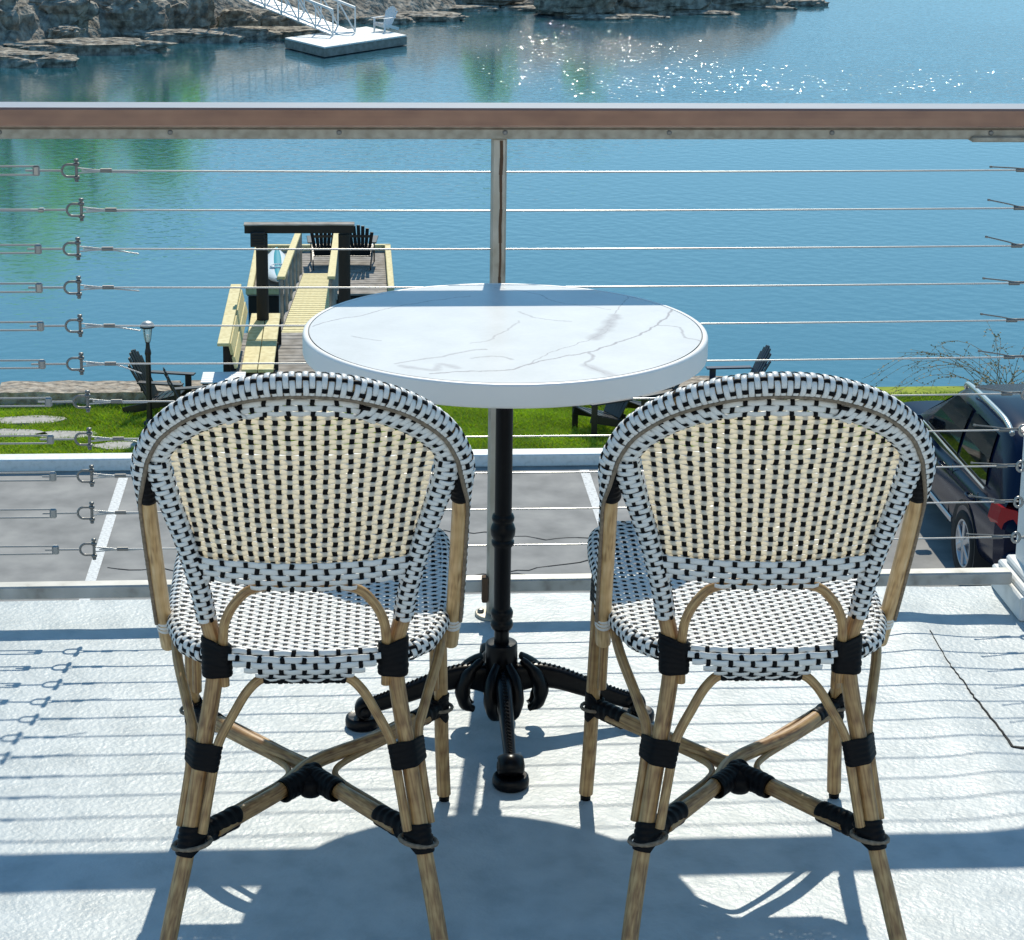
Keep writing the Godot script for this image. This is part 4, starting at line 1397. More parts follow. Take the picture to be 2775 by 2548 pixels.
	# seawall of granite blocks
	for run in [[-9.0, -1.72, "low granite seawall left of the wooden pier"], [0.35, 6.25, "low granite seawall right of the wooden pier"]]:
		var wl := thing("seawall", run[2], "wall", at(run[0], LOT, 27.3))
		var x: float = run[0]
		while x < run[1] - 0.3:
			var ln := minf(rng.randf_range(1.6, 2.8), run[1] - x)
			put("stone", block(Vector3(ln - 0.012, 0.40, 0.52), rng.randi(), 0.018), M.granite, wl).position = Vector3(x - run[0] + ln / 2, 0.0, rng.randf_range(-0.02, 0.02))
			var lowst := put("stone", block(Vector3(ln + 0.05, 2.8, 0.5), rng.randi(), 0.04), M.granite, wl)
			lowst.position = Vector3(x - run[0] + ln / 2 + 0.2, -1.56, -0.02)
			x += ln
	var sh := shrub()
	tag(sh, "bare budding shrub at the water's edge behind the parked car", "shrub")

func block(s: Vector3, sd: int, rough: float) -> MB:
	# weathered stone block: subdivided box pushed about by noise
	var mb := MB.new()
	var nz := noise(2.2, sd & 0xffff, 4)
	var d := Vector3i(int(clampf(s.x / 0.12, 3, 16)), int(clampf(s.y / 0.12, 3, 10)), int(clampf(s.z / 0.12, 3, 8)))
	var h := s / 2
	var shape := func(p: Vector3) -> Vector3:
		var q := p / h
		var r := 1.0 - 0.05 * (maxf(absf(q.x), 0.8) - 0.8) * 5.0 * (maxf(absf(q.y), 0.6) - 0.6) * 2.5
		return p * r + Vector3(nz.get_noise_3dv(p * 1.0), nz.get_noise_3dv(p + Vector3(9, 0, 0)), nz.get_noise_3dv(p + Vector3(0, 9, 0))) * rough * 1.6
	for ax in 3:
		for sg in [-1.0, 1.0]:
			var u := (ax + 1) % 3
			var w := (ax + 2) % 3
			for a in d[u]:
				for b in d[w]:
					var pts := []
					for e in [[0, 0], [1, 0], [1, 1], [0, 1]]:
						var p := Vector3.ZERO
						p[ax] = sg * h[ax]
						p[u] = lerpf(-h[u], h[u], float(a + e[0]) / d[u])
						p[w] = lerpf(-h[w], h[w], float(b + e[1]) / d[w])
						pts.append(shape.call(p))
					var nn := ((pts[1] - pts[0]) as Vector3).cross(pts[3] - pts[0]).normalized()
					var o := Vector3.ZERO
					o[ax] = sg
					if nn.dot(o) < 0:
						nn = -nn
					mb.poly(pts, nn)
	return mb

func boulder(s: Vector3, sd: int, rough := 0.28, flat := 0.0) -> MB:
	var mb := MB.new()
	var nz := noise(0.9, sd & 0xffff, 5)
	var crag := noise(0.55, (sd + 5) & 0xffff, 2, FastNoiseLite.TYPE_CELLULAR)
	var nu := 36
	var nv := 20
	var pts := []
	for b in nv + 1:
		for a in nu:
			var th := PI * b / nv
			var ph := TAU * a / nu
			var d := Vector3(sin(th) * cos(ph), cos(th), sin(th) * sin(ph))
			var r := 1.0 + rough * nz.get_noise_3dv(d * 1.6 + Vector3(sd % 97, 0, 0)) + rough * 0.9 * crag.get_noise_3dv(d * 3.0 + Vector3(sd % 31, 0, 0))
			var p := d * r
			p = Vector3(signf(p.x) * pow(absf(p.x), 0.8), signf(p.y) * pow(absf(p.y), 0.8 - 0.3 * flat), signf(p.z) * pow(absf(p.z), 0.8))
			pts.append(p * s)
	for b in nv:
		for a in nu:
			var p0: Vector3 = pts[b * nu + a]
			var p1: Vector3 = pts[b * nu + (a + 1) % nu]
			var p2: Vector3 = pts[(b + 1) * nu + (a + 1) % nu]
			var p3: Vector3 = pts[(b + 1) * nu + a]
			for tr in [[p0, p1, p2], [p0, p2, p3]]:
				var nn: Vector3 = (tr[1] - tr[0]).cross(tr[2] - tr[0])
				if nn.length() < 1e-9:
					continue
				nn = nn.normalized()
				if nn.dot((tr[0] + tr[1] + tr[2]) / s / s) < 0:
					nn = -nn
				mb.poly(tr, nn)
	return mb

func shrub() -> Node3D:
	var o := hold("shrub")
	o.position = at(8.55, LOT, 26.7)
	var rng := RandomNumberGenerator.new()
	rng.seed = 8
	var tw := MB.new()
	var bd := MB.new()
	for k in 34:
		var az := rng.randf_range(0, TAU)
		var p := Vector3(rng.randf_range(-0.15, 0.15), 0, rng.randf_range(-0.15, 0.15))
		var d := Vector3(cos(az) * 0.55, 1.0, sin(az) * 0.45).normalized()
		var pts := [p]
		var ln := rng.randf_range(0.9, 1.75)
		for q in 9:
			d = (d + Vector3(cos(az), 0, sin(az)) * 0.07 + Vector3(rng.randf_range(-0.1, 0.1), -0.10 - 0.03 * q, rng.randf_range(-0.1, 0.1))).normalized()
			p += d * ln / 7.0
			pts.append(p)
			for r in 3:
				var bp := p - d * ln / 7.0 * r / 3.0
				var u := Vector3(rng.randf_range(-1, 1), rng.randf_range(-1, 1), rng.randf_range(-1, 1)).normalized()
				var v := u.cross(Vector3(0.3, 1, 0.2)).normalized()
				var sz := rng.randf_range(0.008, 0.018)
				bd.poly([bp, bp + (u + v) * sz, bp + u * sz * 2.0, bp + (u - v) * sz], u.cross(v))
			if q > 1 and rng.randf() < 0.5:
				var e := p + (d + Vector3(rng.randf_range(-1, 1), rng.randf_range(-0.3, 0.6), rng.randf_range(-1, 1))).normalized() * rng.randf_range(0.15, 0.4)
				rod(tw, p, e, 0.003, 4, 0.0015)
				for r in 4:
					var bp := p.lerp(e, (r + 1) / 4.0)
					var u := Vector3(rng.randf_range(-1, 1), rng.randf_range(-1, 1), rng.randf_range(-1, 1)).normalized()
					var v := u.cross(Vector3(0.3, 1, 0.2)).normalized()
					bd.poly([bp, bp + (u + v) * 0.012, bp + u * 0.025, bp + (u - v) * 0.012], u.cross(v))
		tube(tw, PackedVector3Array(pts), 0.005, 5, 0.0015)
	put("branches", tw, M.twig, o)
	put("buds", bd, M.bud, o).set_meta("kind", "stuff")
	return o

# ---------------------------------------------------------------- far shore
func build_far_shore() -> void:
	var rng := RandomNumberGenerator.new()
	rng.seed = 71
	# bank: strip following the shoreline, rising behind it
	var shore := [[-60, 78], [-30, 80], [-14, 84], [-11.7, 87.5], [-8, 92], [-5, 94], [0, 96], [3, 98.6], [6, 103], [9, 103], [12, 99.5], [15, 100.4], [22.3, 106], [27, 125], [45, 170], [90, 240]]
	var mb := MB.new()
	var nz := noise(0.25, 12, 4)
	var prof := [[-0.6, -1.2], [0.0, 0.15], [1.2, 0.9], [3.0, 1.7], [8.0, 3.2], [25.0, 6.0], [80.0, 9.0]]
	var grid := []
	for k in shore.size() - 1:
		for q in 8:
			var t := q / 8.0
			var s := Vector2(lerpf(shore[k][0], shore[k + 1][0], t), lerpf(shore[k][1], shore[k + 1][1], t))
			var row := []
			for p in prof:
				var h: float = p[1] + 0.6 * nz.get_noise_2d(s.x * 2.0, s.y * 2.0 + p[0] * 3.0) * minf(1.0, p[0] * 0.5 + 0.3)
				row.append(at(s.x, SEA + h, s.y + p[0]))
			grid.append(row)
	for k in grid.size() - 1:
		for q in prof.size() - 1:
			for tr in [[grid[k][q], grid[k + 1][q], grid[k + 1][q + 1]], [grid[k][q], grid[k + 1][q + 1], grid[k][q + 1]]]:
				var nn: Vector3 = (tr[1] - tr[0]).cross(tr[2] - tr[0]).normalized()
				mb.poly(tr, nn if nn.y > 0 else -nn)
	var bank := structure(put("far_shore", mb, M.rock_tan))
	# rocks, near to the photograph's ledges: x, forward, height, size, tan or dark, flatness
	var rocks := [
		[-12.6, 82.0, 0.05, 2.6, 0.45, 1.3, 1, 1.0], [-10.2, 85.6, 0.1, 3.4, 0.42, 1.1, 1, 1.0], [-6.6, 89.5, 0.08, 2.6, 0.36, 1.0, 1, 1.0], [-4.2, 90.6, 0.08, 2.2, 0.34, 1.0, 1, 1.0], [-2.2, 91.3, 0.05, 2.0, 0.34, 1.0, 1, 1.0],
		[-11.6, 89.3, 1.3, 1.5, 0.8, 1.0, 1, 0.3], [-11.3, 87.6, 0.5, 0.8, 0.3, 0.6, 1, 0.7], [-6.25, 92.3, 0.9, 0.7, 1.0, 0.8, 1, 0.2],
		[-14.2, 87.5, 1.0, 1.8, 1.3, 1.6, 0, 0.2], [-9.0, 91.2, 0.7, 1.9, 1.2, 1.2, 0, 0.3], [-7.6, 92.0, 0.5, 1.5, 1.0, 1.0, 0, 0.3], [-4.6, 93.0, 0.3, 1.2, 0.7, 0.9, 0, 0.4], [-3.2, 93.2, 0.3, 1.4, 0.6, 0.9, 0, 0.5],
		[3.4, 97.4, 0.05, 2.0, 0.30, 1.0, 1, 1.0], [1.6, 96.2, 0.05, 1.4, 0.30, 0.8, 1, 1.0], [5.6, 101.5, 0.02, 1.6, 0.24, 0.8, 1, 1.0], [8.6, 101.7, 0.0, 1.8, 0.22, 0.7, 1, 1.0],
		[11.4, 98.2, 0.0, 1.7, 0.20, 0.6, 1, 1.0], [13.2, 98.6, 0.0, 1.6, 0.17, 0.5, 1, 1.0], [16.2, 100.6, 0.0, 2.2, 0.16, 0.5, 1, 1.0], [19.6, 102.9, 0.0, 2.2, 0.16, 0.5, 1, 1.0], [22.3, 104.6, 0.05, 1.2, 0.26, 0.6, 1, 1.0],
		[10.4, 99.8, 0.7, 2.2, 0.9, 1.2, 0, 0.5], [14.6, 101.2, 0.6, 2.6, 0.8, 1.2, 0, 0.5], [18.4, 103.7, 0.5, 2.6, 0.7, 1.2, 0, 0.5], [6.0, 103.0, 0.6, 2.6, 0.7, 1.0, 0, 0.5], [12.2, 100.5, 0.9, 0.5, 0.45, 0.5, 1, 0.3],
	]
	for k in rocks.size():
		var q: Array = rocks[k]
		var o := put("rock", boulder(Vector3(q[3], q[4], q[5]), 100 + k * 13, 0.42, q[7]), M.rock_tan, bank)
		o.position = at(q[0], SEA + q[2], q[1])
		o.rotation.y = rng.randf_range(-0.3, 0.3)
	# trees on the bank, mostly seen mirrored in the water
	var kinds := []
	for k in 3:
		kinds.append(tree_meshes(rng, [8.5, 7.0, 10.0][k]))
	var spots := [[-24.0, 100.0, 2, 1.1], [-19.5, 97.0, 0, 1.15], [-15.5, 99.0, 2, 0.95], [-12.0, 101.0, 0, 1.0], [-8.6, 103.0, 1, 0.95], [-29, 98, 0, 1.2], [1.0, 112.0, 1, 0.55], [7.5, 113.0, 1, 0.6], [12.5, 112.0, 0, 0.45], [-36.0, 99.0, 2, 1.1]]
	var words := ["tall tree on the far bank, third from its left end", "broad tree on the far bank above the tan boulder", "tall tree on the far bank above the large tan boulder", "tree on the far bank directly above the white gangway", "small tree on the far bank right of the white gangway", "broad tree on the far bank, second from its left end", "low tree on the far bank behind the floating dock", "low tree behind the middle of the dark rocky point", "low broad tree at the tip of the dark rocky point", "tall tree at the far left end of the far bank"]
	for k in spots.size():
		var q: Array = spots[k]
		var o := thing("shore_tree", words[k], "tree", at(q[0], SEA + 2.2, q[1]), rng.randf() * TAU, "trees along the far bank")
		o.scale = Vector3.ONE * q[3]
		put("trunk", kinds[q[2]][0], M.bark, o)
		put("crown", kinds[q[2]][1], M.leaf, o)
	# far float, gangway and chair
	var fl := thing("floating_dock", "small white floating dock below the far rocky shore", "dock", at(0, SEA, 87.3))
	var q4 := [at(-2.56, SEA + 0.42, 86.9), at(-0.95, SEA + 0.42, 83.9), at(2.35, SEA + 0.42, 88.0), at(0.75, SEA + 0.42, 91.0)]
	var oo := at(0, SEA, 87.3)
	for k in 10:
		mb = MB.new()
		var a0: Vector3 = (q4[0] as Vector3).lerp(q4[3], k / 10.0)
		var a1: Vector3 = (q4[1] as Vector3).lerp(q4[2], k / 10.0)
		var b0: Vector3 = (q4[0] as Vector3).lerp(q4[3], (k + 0.94) / 10.0)
		var b1: Vector3 = (q4[1] as Vector3).lerp(q4[2], (k + 0.94) / 10.0)
		prism(mb, [a0 - oo, a1 - oo, b1 - oo, b0 - oo], 0.06)
		put("plank", mb, M.white_paint, fl)
	mb = MB.new()
	var dn := Vector3(0, -0.07, 0)
	prism(mb, [q4[0] - oo + dn, q4[1] - oo + dn, q4[2] - oo + dn, q4[3] - oo + dn], 0.32)
	put("hull", mb, M.old_wood, fl)
	var gw := thing("far_gangway", "white truss gangway sloping down to the far floating dock", "gangway", at(-0.2, SEA + 0.45, 88.2))
	var ga := Vector3(-5.6, 1.75, -4.2)
	var gb := Vector3.ZERO
	var wv := Vector3(0.45, 0, -0.5)
	for k in 20:
		mb = MB.new()
		var p := ga.lerp(gb, k / 20.0)
		var p2 := ga.lerp(gb, (k + 0.85) / 20.0)
		prism(mb, [p - wv, p + wv, p2 + wv, p2 - wv], 0.05)
		put("plank", mb, M.white_paint, gw)
	for sg in [-1, 1]:
		mb = MB.new()
		beam(mb, ga + wv * sg + Vector3(0, 1.0, 0), gb + wv * sg + Vector3(0, 1.0, 0), 0.09, 0.09)
		put("handrail", mb, M.white_paint, gw)
		for k in 9:
			mb = MB.new()
			var p: Vector3 = ga.lerp(gb, k / 8.0) + wv * sg
			rod(mb, p, p + Vector3(0, 1.0, 0), 0.035, 6)
			if k < 8:
				rod(mb, p + Vector3(0, 1.0, 0), ga.lerp(gb, (k + 1) / 8.0) + wv * sg, 0.03, 6)
			put("truss_post", mb, M.white_paint, gw)
	var wc := adirondack(M.white_chair)
	wc.position = at(1.45, SEA + 0.43, 89.3)
	wc.rotation.y = 2.4
	tag(wc, "white Adirondack chair on the far floating dock", "chair", "Adirondack chairs")

func prism(mb: MB, top: Array, th: float) -> void:
	var nn := ((top[1] - top[0]) as Vector3).cross(top[3] - top[0]).normalized()
	if nn.y < 0:
		nn = -nn
	mb.poly(top, nn)
	var low := []
	for p in top:
		low.append(p - Vector3(0, th, 0))
	mb.poly(low, -nn)
	var c: Vector3 = (top[0] + top[2]) / 2
	for k in top.size():
		var a: Vector3 = top[k]
		var b: Vector3 = top[(k + 1) % top.size()]
		var s := (b - a).cross(Vector3.UP).normalized()
		if s.dot((a + b) / 2 - c) < 0:
			s = -s
		mb.poly([a, b, b - Vector3(0, th, 0), a - Vector3(0, th, 0)], s)

func tree_meshes(rng: RandomNumberGenerator, h: float) -> Array:
	var tr := MB.new()
	tube(tr, spline([Vector3.ZERO, Vector3(0.1, h * 0.25, 0.05), Vector3(-0.05, h * 0.55, 0.1), Vector3(0.05, h * 0.85, 0)], 4), h * 0.035, 9, h * 0.008)
	var cr := MB.new()
	var clumps := []
	for k in 26:
		var y := rng.randf_range(0.22, 0.98)
		var rr := h * 0.36 * sqrt(clampf(1.0 - pow((y - 0.5) / 0.55, 2.0), 0.05, 1)) * rng.randf_range(0.3, 1.0)
		var a := rng.randf() * TAU
		var c := Vector3(cos(a) * rr, h * y, sin(a) * rr)
		clumps.append([c, h * rng.randf_range(0.08, 0.15)])
		rod(tr, Vector3(0, h * clampf(y - 0.15, 0.15, 0.8), 0), c, h * 0.012, 5, h * 0.004)
	for cl in clumps:
		for k in 110:
			var d := Vector3(rng.randfn(), rng.randfn() * 0.8, rng.randfn()).normalized() * pow(rng.randf(), 0.45)
			var p: Vector3 = cl[0] + d * cl[1]
			var u := Vector3(rng.randf_range(-1, 1), rng.randf_range(-1, 1), rng.randf_range(-1, 1)).normalized()
			var w := u.cross(Vector3(rng.randf_range(-1, 1), 1, rng.randf_range(-1, 1))).normalized()
			var s := rng.randf_range(0.10, 0.22)
			cr.poly([p - u * s, p + w * s * 0.6, p + u * s, p - w * s * 0.6], u.cross(w).normalized())
	return [tr.mesh(), cr.mesh()]

# ---------------------------------------------------------------- garden furniture
func adirondack(m: Material) -> Node3D:
	# faces -z; slatted seat, fanned back, broad arms
	var o := hold("adirondack_chair")
	var mb: MB
	for k in 5:
		mb = MB.new()
		var t := k / 4.0
		box(mb, Transform3D(Basis(Vector3.RIGHT, 0.30), Vector3(0, lerpf(0.37, 0.235, t), lerpf(-0.29, 0.15, t))), Vector3(0.52, 0.02, 0.092), 0.004)
		put("seat_slat", mb, m, o)
	for k in 7:
		mb = MB.new()
		var e := (k - 3) / 3.0
		var b := Vector3(e * 0.19, 0.24, 0.19)
		var tp := Vector3(e * 0.29, 0.98 - 0.16 * e * e, 0.52 - 0.04 * e * e)
		beam(mb, b, tp, 0.074, 0.02, Vector3(0, 0.4, -1), 0.005)
		put("back_slat", mb, m, o)
	for y in [0.42, 0.72]:
		mb = MB.new()
		bx(mb, Vector3(0, y, 0.30 + (y - 0.42) * 0.45), Vector3(0.5, 0.06, 0.025), 0.004)
		put("back_brace", mb, m, o)
	for s in [-1, 1]:
		mb = MB.new()
		bx(mb, Vector3(0.31 * s, 0.555, -0.03), Vector3(0.13, 0.024, 0.72), 0.008)
		put("arm", mb, m, o)
		mb = MB.new()
		bx(mb, Vector3(0.285 * s, 0.27, -0.29), Vector3(0.025, 0.54, 0.10), 0.004)
		put("front_leg", mb, m, o)
		mb = MB.new()
		beam(mb, Vector3(0.262 * s, 0.31, -0.34), Vector3(0.262 * s, 0.06, 0.60), 0.022, 0.12, Vector3.UP, 0.004)
		put("rear_leg", mb, m, o)
	return o

func build_lawn_things() -> void:
	var a := adirondack(M.dark_chair)
	a.position = at(-2.36, LOT, 26.75)
	a.rotation.y = -1.8
	a.scale = Vector3.ONE * 0.82
	tag(a, "dark Adirondack chair on the lawn behind the lamp post", "chair", "Adirondack chairs")
	copy(a, "dark Adirondack chair on the lawn just right of the lamp post", at(-1.88, LOT, 26.05), -1.35)
	copy(a, "dark Adirondack chair on the lawn beyond the right end of the table", at(3.12, LOT, 25.75), 2.0)
	copy(a, "dark Adirondack chair on the lawn nearest the granite seawall, between table and right bistro chair", at(3.75, LOT, 26.1), 2.1)
	var b := adirondack(M.blue_chair)
	b.position = at(4.98, LOT, 26.75)
	b.rotation.y = 1.62
	b.scale = Vector3.ONE * 0.84
	tag(b, "navy Adirondack chair by the seawall above the right bistro chair", "chair", "Adirondack chairs")
	# low table between the left pair
	var t := thing("garden_table", "small slatted table beside the lawn chairs near the lamp post", "table", at(-1.62, LOT, 26.8))
	var mb := MB.new()
	for k in 5:
		mb = MB.new()
		bx(mb, Vector3(0, 0.44, -0.2 + 0.1 * k), Vector3(0.55, 0.02, 0.09), 0.003)
		put("slat", mb, M.white_chair, t)
	for sx in [-1, 1]:
		for sz in [-1, 1]:
			mb = MB.new()
			bx(mb, Vector3(0.23 * sx, 0.215, 0.2 * sz), Vector3(0.05, 0.43, 0.05), 0.003)
			put("leg", mb, M.dark_chair, t)
	# lamp post
	var l := thing("lamp_post", "black post lamp with pale cap and clear lantern on the lawn", "lamp", at(-2.51, LOT, 26.2))
	mb = MB.new()
	lathe(mb, Vector3.ZERO, [Vector2(0.10, 0), Vector2(0.10, 0.03), Vector2(0.05, 0.06), Vector2(0.036, 0.10), Vector2(0.033, 0.90), Vector2(0.042, 0.93), Vector2(0.036, 0.97), Vector2(0.028, 1.0), Vector2(0.024, 1.06), Vector2(0.03, 1.075), Vector2(0.0, 1.08)], 18)
	put("pole", mb, M.lamp_black, l)
	mb = MB.new()
	lathe(mb, Vector3.ZERO, [Vector2(0.030, 1.08), Vector2(0.045, 1.13), Vector2(0.062, 1.26)], 18)
	put("lantern_glass", mb, M.clear, l)
	for k in 4:
		mb = MB.new()
		var an := TAU * k / 4 + 0.5
		var d := Vector3(cos(an), 0, sin(an))
		tube(mb, spline([Vector3(0, 1.075, 0) + d * 0.031, Vector3(0, 1.13, 0) + d * 0.048, Vector3(0, 1.265, 0) + d * 0.065], 3), 0.0045, 6)
		put("lantern_rib", mb, M.lamp_black, l)
	mb = MB.new()
	rod(mb, Vector3(0, 1.08, 0), Vector3(0, 1.17, 0), 0.016, 10)
	put("candle_tube", mb, M.white_chair, l)
	mb = MB.new()
	lathe(mb, Vector3.ZERO, [Vector2(0.0, 1.262), Vector2(0.088, 1.262), Vector2(0.092, 1.272), Vector2(0.085, 1.285)], 20)
	put("collar", mb, M.lamp_black, l)
	mb = MB.new()
	lathe(mb, Vector3.ZERO, [Vector2(0.086, 1.285), Vector2(0.082, 1.305), Vector2(0.06, 1.33), Vector2(0.03, 1.342), Vector2(0.0, 1.345)], 20)
	put("cap", mb, M.lamp_cap, l)

# ---------------------------------------------------------------- pier, gangway, float
func build_pier() -> void:
	var rng := RandomNumberGenerator.new()
	rng.seed = 23
	var mb: MB
	var y := LOT
	var o := at(-0.7, y, 29.0)
	var pier := thing("wooden_pier", "grey planked wooden pier head leading out from the seawall", "pier", o)
	for k in 20:
		mb = MB.new()
		bx(mb, Vector3(0, 0.02 + rng.randf_range(-0.003, 0.003), 1.9 - 0.18 * k), Vector3(1.98, 0.04, 0.168), 0.005)
		put("plank", mb, M.old_wood, pier)
	for sx in [-0.95, 0.95]:
		mb = MB.new()
		bx(mb, Vector3(sx, -0.12, 0.2), Vector3(0.09, 0.22, 3.5), 0.005)
		put("joist", mb, M.pile, pier)
		for sz in [-1.5, 1.3]:
			mb = MB.new()
			rod(mb, Vector3(sx * 0.95, SEA - y - 3.5, sz), Vector3(sx * 0.95, 0.0, sz), 0.12, 12)
			put("pile", mb, M.pile, pier)
	# gate frame: two piles and a cross beam with a lamp box
	var gt := thing("pile_gate", "dark timber frame of two piles and a top beam over the pier", "frame", at(-0.62, y, 29.35))
	for x in [-0.60, 0.55]:
		mb = MB.new()
		rod(mb, Vector3(x, SEA - y - 3.5, -0.35), Vector3(x - 0.01, 1.70, -0.35), 0.095, 14, 0.085)
		put("pile", mb, M.pile, gt)
	mb = MB.new()
	bx(mb, Vector3(-0.085, 1.78, -0.35), Vector3(1.52, 0.11, 0.16), 0.006)
	var tb := put("top_beam", mb, M.pile, gt)
	mb = MB.new()
	bx(mb, Vector3(-0.085, 1.845, -0.35), Vector3(1.54, 0.02, 0.18), 0.004)
	put("beam_cap", mb, M.old_wood, tb)
	mb = MB.new()
	bx(mb, Vector3(-0.66, 1.65, -0.22), Vector3(0.20, 0.20, 0.09), 0.006)
	for k in 5:
		bx(mb, Vector3(-0.64, 1.59 + 0.04 * k, -0.17), Vector3(0.21 - 0.02 * absf(k - 2), 0.012, 0.02), 0.003)
	put("lamp_box", mb, M.trim, gt)
	# bench along the left side
	var be := thing("pier_bench", "pale yellow new-timber bench along the left side of the pier", "bench", at(-1.2, y, 28.6))
	for r in [[-0.105, -0.055], [0.105, 0.0]]:
		for z in [0.8, -0.72]:
			mb = MB.new()
			bx(mb, Vector3(r[0], 0.45, z), Vector3(0.20, 0.045, 1.48), 0.006)
			put("seat_plank", mb, M.new_wood, be)
	for r in [0.0, 1.0]:
		mb = MB.new()
		box(mb, Transform3D(Basis(Vector3.BACK, 0.22), Vector3(-0.29 - 0.045 * r, 0.56 + 0.18 * r, 0.02)), Vector3(0.04, 0.155, 3.0), 0.005)
		put("back_plank", mb, M.new_wood, be)
	mb = MB.new()
	bx(mb, Vector3(-0.42, 0.86, 0.1), Vector3(0.15, 0.04, 3.3), 0.005)
	put("top_cap", mb, M.new_wood, be)
	for z in [1.35, 0.0, -1.35]:
		mb = MB.new()
		bx(mb, Vector3(-0.40, 0.43, z), Vector3(0.09, 0.82, 0.09), 0.005)
		put("post", mb, M.pile, be)
		mb = MB.new()
		bx(mb, Vector3(0.02, 0.215, z), Vector3(0.40, 0.42, 0.07), 0.005)
		put("seat_support", mb, M.pile, be)
	# gangway
	var ga := at(-0.68, y - 0.02, 30.75)
	var gb := at(-0.645, SEA + 0.50, 44.6)
	var gw := thing("gangway", "yellow planked gangway sloping from the pier down to the near float", "gangway", ga)
	var dv := gb - ga
	var side := Vector3(0.335, 0, 0)
	var n := 34
	for k in n:
		mb = MB.new()
		var p := dv * (k / float(n))
		var p2 := dv * ((k + 0.8) / float(n))
		prism(mb, [p - side, p + side, p2 + side, p2 - side], 0.035)
		put("tread", mb, M.new_wood, gw)
	for sg in [-1, 1]:
		mb = MB.new()
		beam(mb, side * 1.1 * sg + Vector3(0, -0.1, 0), dv + side * 1.1 * sg + Vector3(0, -0.1, 0), 0.05, 0.2, Vector3.UP, 0.004)
		put("stringer", mb, M.old_wood, gw)
		mb = MB.new()
		beam(mb, dv * 0.13 + side * 1.15 * sg + Vector3(0, 0.72, 0), dv * 0.99 + side * 1.15 * sg + Vector3(0, 1.0, 0), 0.12, 0.05, Vector3.UP, 0.005)
		put("handrail", mb, M.new_wood, gw)
		for k in 6:
			mb = MB.new()
			var t := lerpf(0.13, 0.97, k / 5.0)
			var p: Vector3 = dv * t + side * 1.15 * sg
			rod(mb, p + Vector3(0, -0.18, 0), p + Vector3(0, lerpf(0.70, 0.98, k / 5.0), 0), 0.035, 4)
			put("baluster", mb, M.old_wood, gw)
	# float
	var fo := at(-0.6, SEA, 45.2)
	var fl := thing("near_float", "square grey planked float with yellow toe rails at the gangway foot", "float", fo)
	for k in 22:
		mb = MB.new()
		bx(mb, Vector3(0.0, 0.37 + rng.randf_range(-0.004, 0.004), 1.95 - 0.185 * k), Vector3(3.0, 0.04, 0.172), 0.005)
		put("plank", mb, M.old_wood, fl)
	mb = MB.new()
	bx(mb, Vector3(0, 0.12, 0), Vector3(2.96, 0.44, 4.0), 0.02)
	put("pontoon", mb, M.pile, fl)
	for s in [[Vector3(1.44, 0.47, 0), Vector3(0.13, 0.14, 4.1)], [Vector3(-1.44, 0.47, 0), Vector3(0.13, 0.14, 4.1)], [Vector3(0, 0.47, -2.05), Vector3(3.0, 0.14, 0.13)], [Vector3(-1.15, 0.47, 2.05), Vector3(0.75, 0.14, 0.13)]]:
		mb = MB.new()
		bx(mb, s[0], s[1], 0.01)
		put("toe_rail", mb, M.new_wood, fl)
	# kayak on the float
	var ky := thing("kayak", "teal and white kayak lying on the float left of the gangway", "kayak", at(-1.55, SEA + 0.42, 44.9), 0.04)
	for part in [["hull", M.kayak_white, 1.0, 0.0], ["deck_stripe", M.teal, 0.55, 0.012]]:
		mb = MB.new()
		var cs := PackedVector3Array()
		var xs := PackedVector3Array()
		var ys := PackedVector3Array()
		var s1 := PackedFloat32Array()
		var s2 := PackedFloat32Array()
		for k in 25:
			var t := k / 24.0
			cs.append(Vector3(0.03 * (1.0 - part[2]), 0.14 + 0.07 * pow(absf(t - 0.5) * 2, 3) + part[3], lerpf(1.45, -1.45, t)))
			xs.append(Vector3.RIGHT); ys.append(Vector3.UP)
			var w := pow(maxf(sin(PI * clampf(t, 0.015, 0.985)), 0.02), 0.6)
			s1.append(0.30 * w * part[2]); s2.append(0.135 * pow(w, 0.6))
		mb.rings(cs, xs, ys, circle(1, 18), circle(1, 18), true, true, s1, s2)
		put(part[0], mb, part[1], ky)
	mb = MB.new()
	lathe(mb, Vector3(0.02, 0.27, 0.5), [Vector2(0.17, 0.0), Vector2(0.17, 0.03), Vector2(0.15, 0.03), Vector2(0.14, 0.0), Vector2(0.0, -0.01)], 20)
	put("cockpit", mb, M.kayak_white, ky)
	# two chairs on the float
	var a := adirondack(M.dark_chair)
	a.position = at(-0.55, SEA + 0.39, 45.9)
	a.rotation.y = 0.05
	tag(a, "dark Adirondack chair on the float, seen over the gangway", "chair", "Adirondack chairs")
	copy(a, "dark Adirondack chair on the float, right of the gangway", at(0.22, SEA + 0.39, 45.9), -0.08)

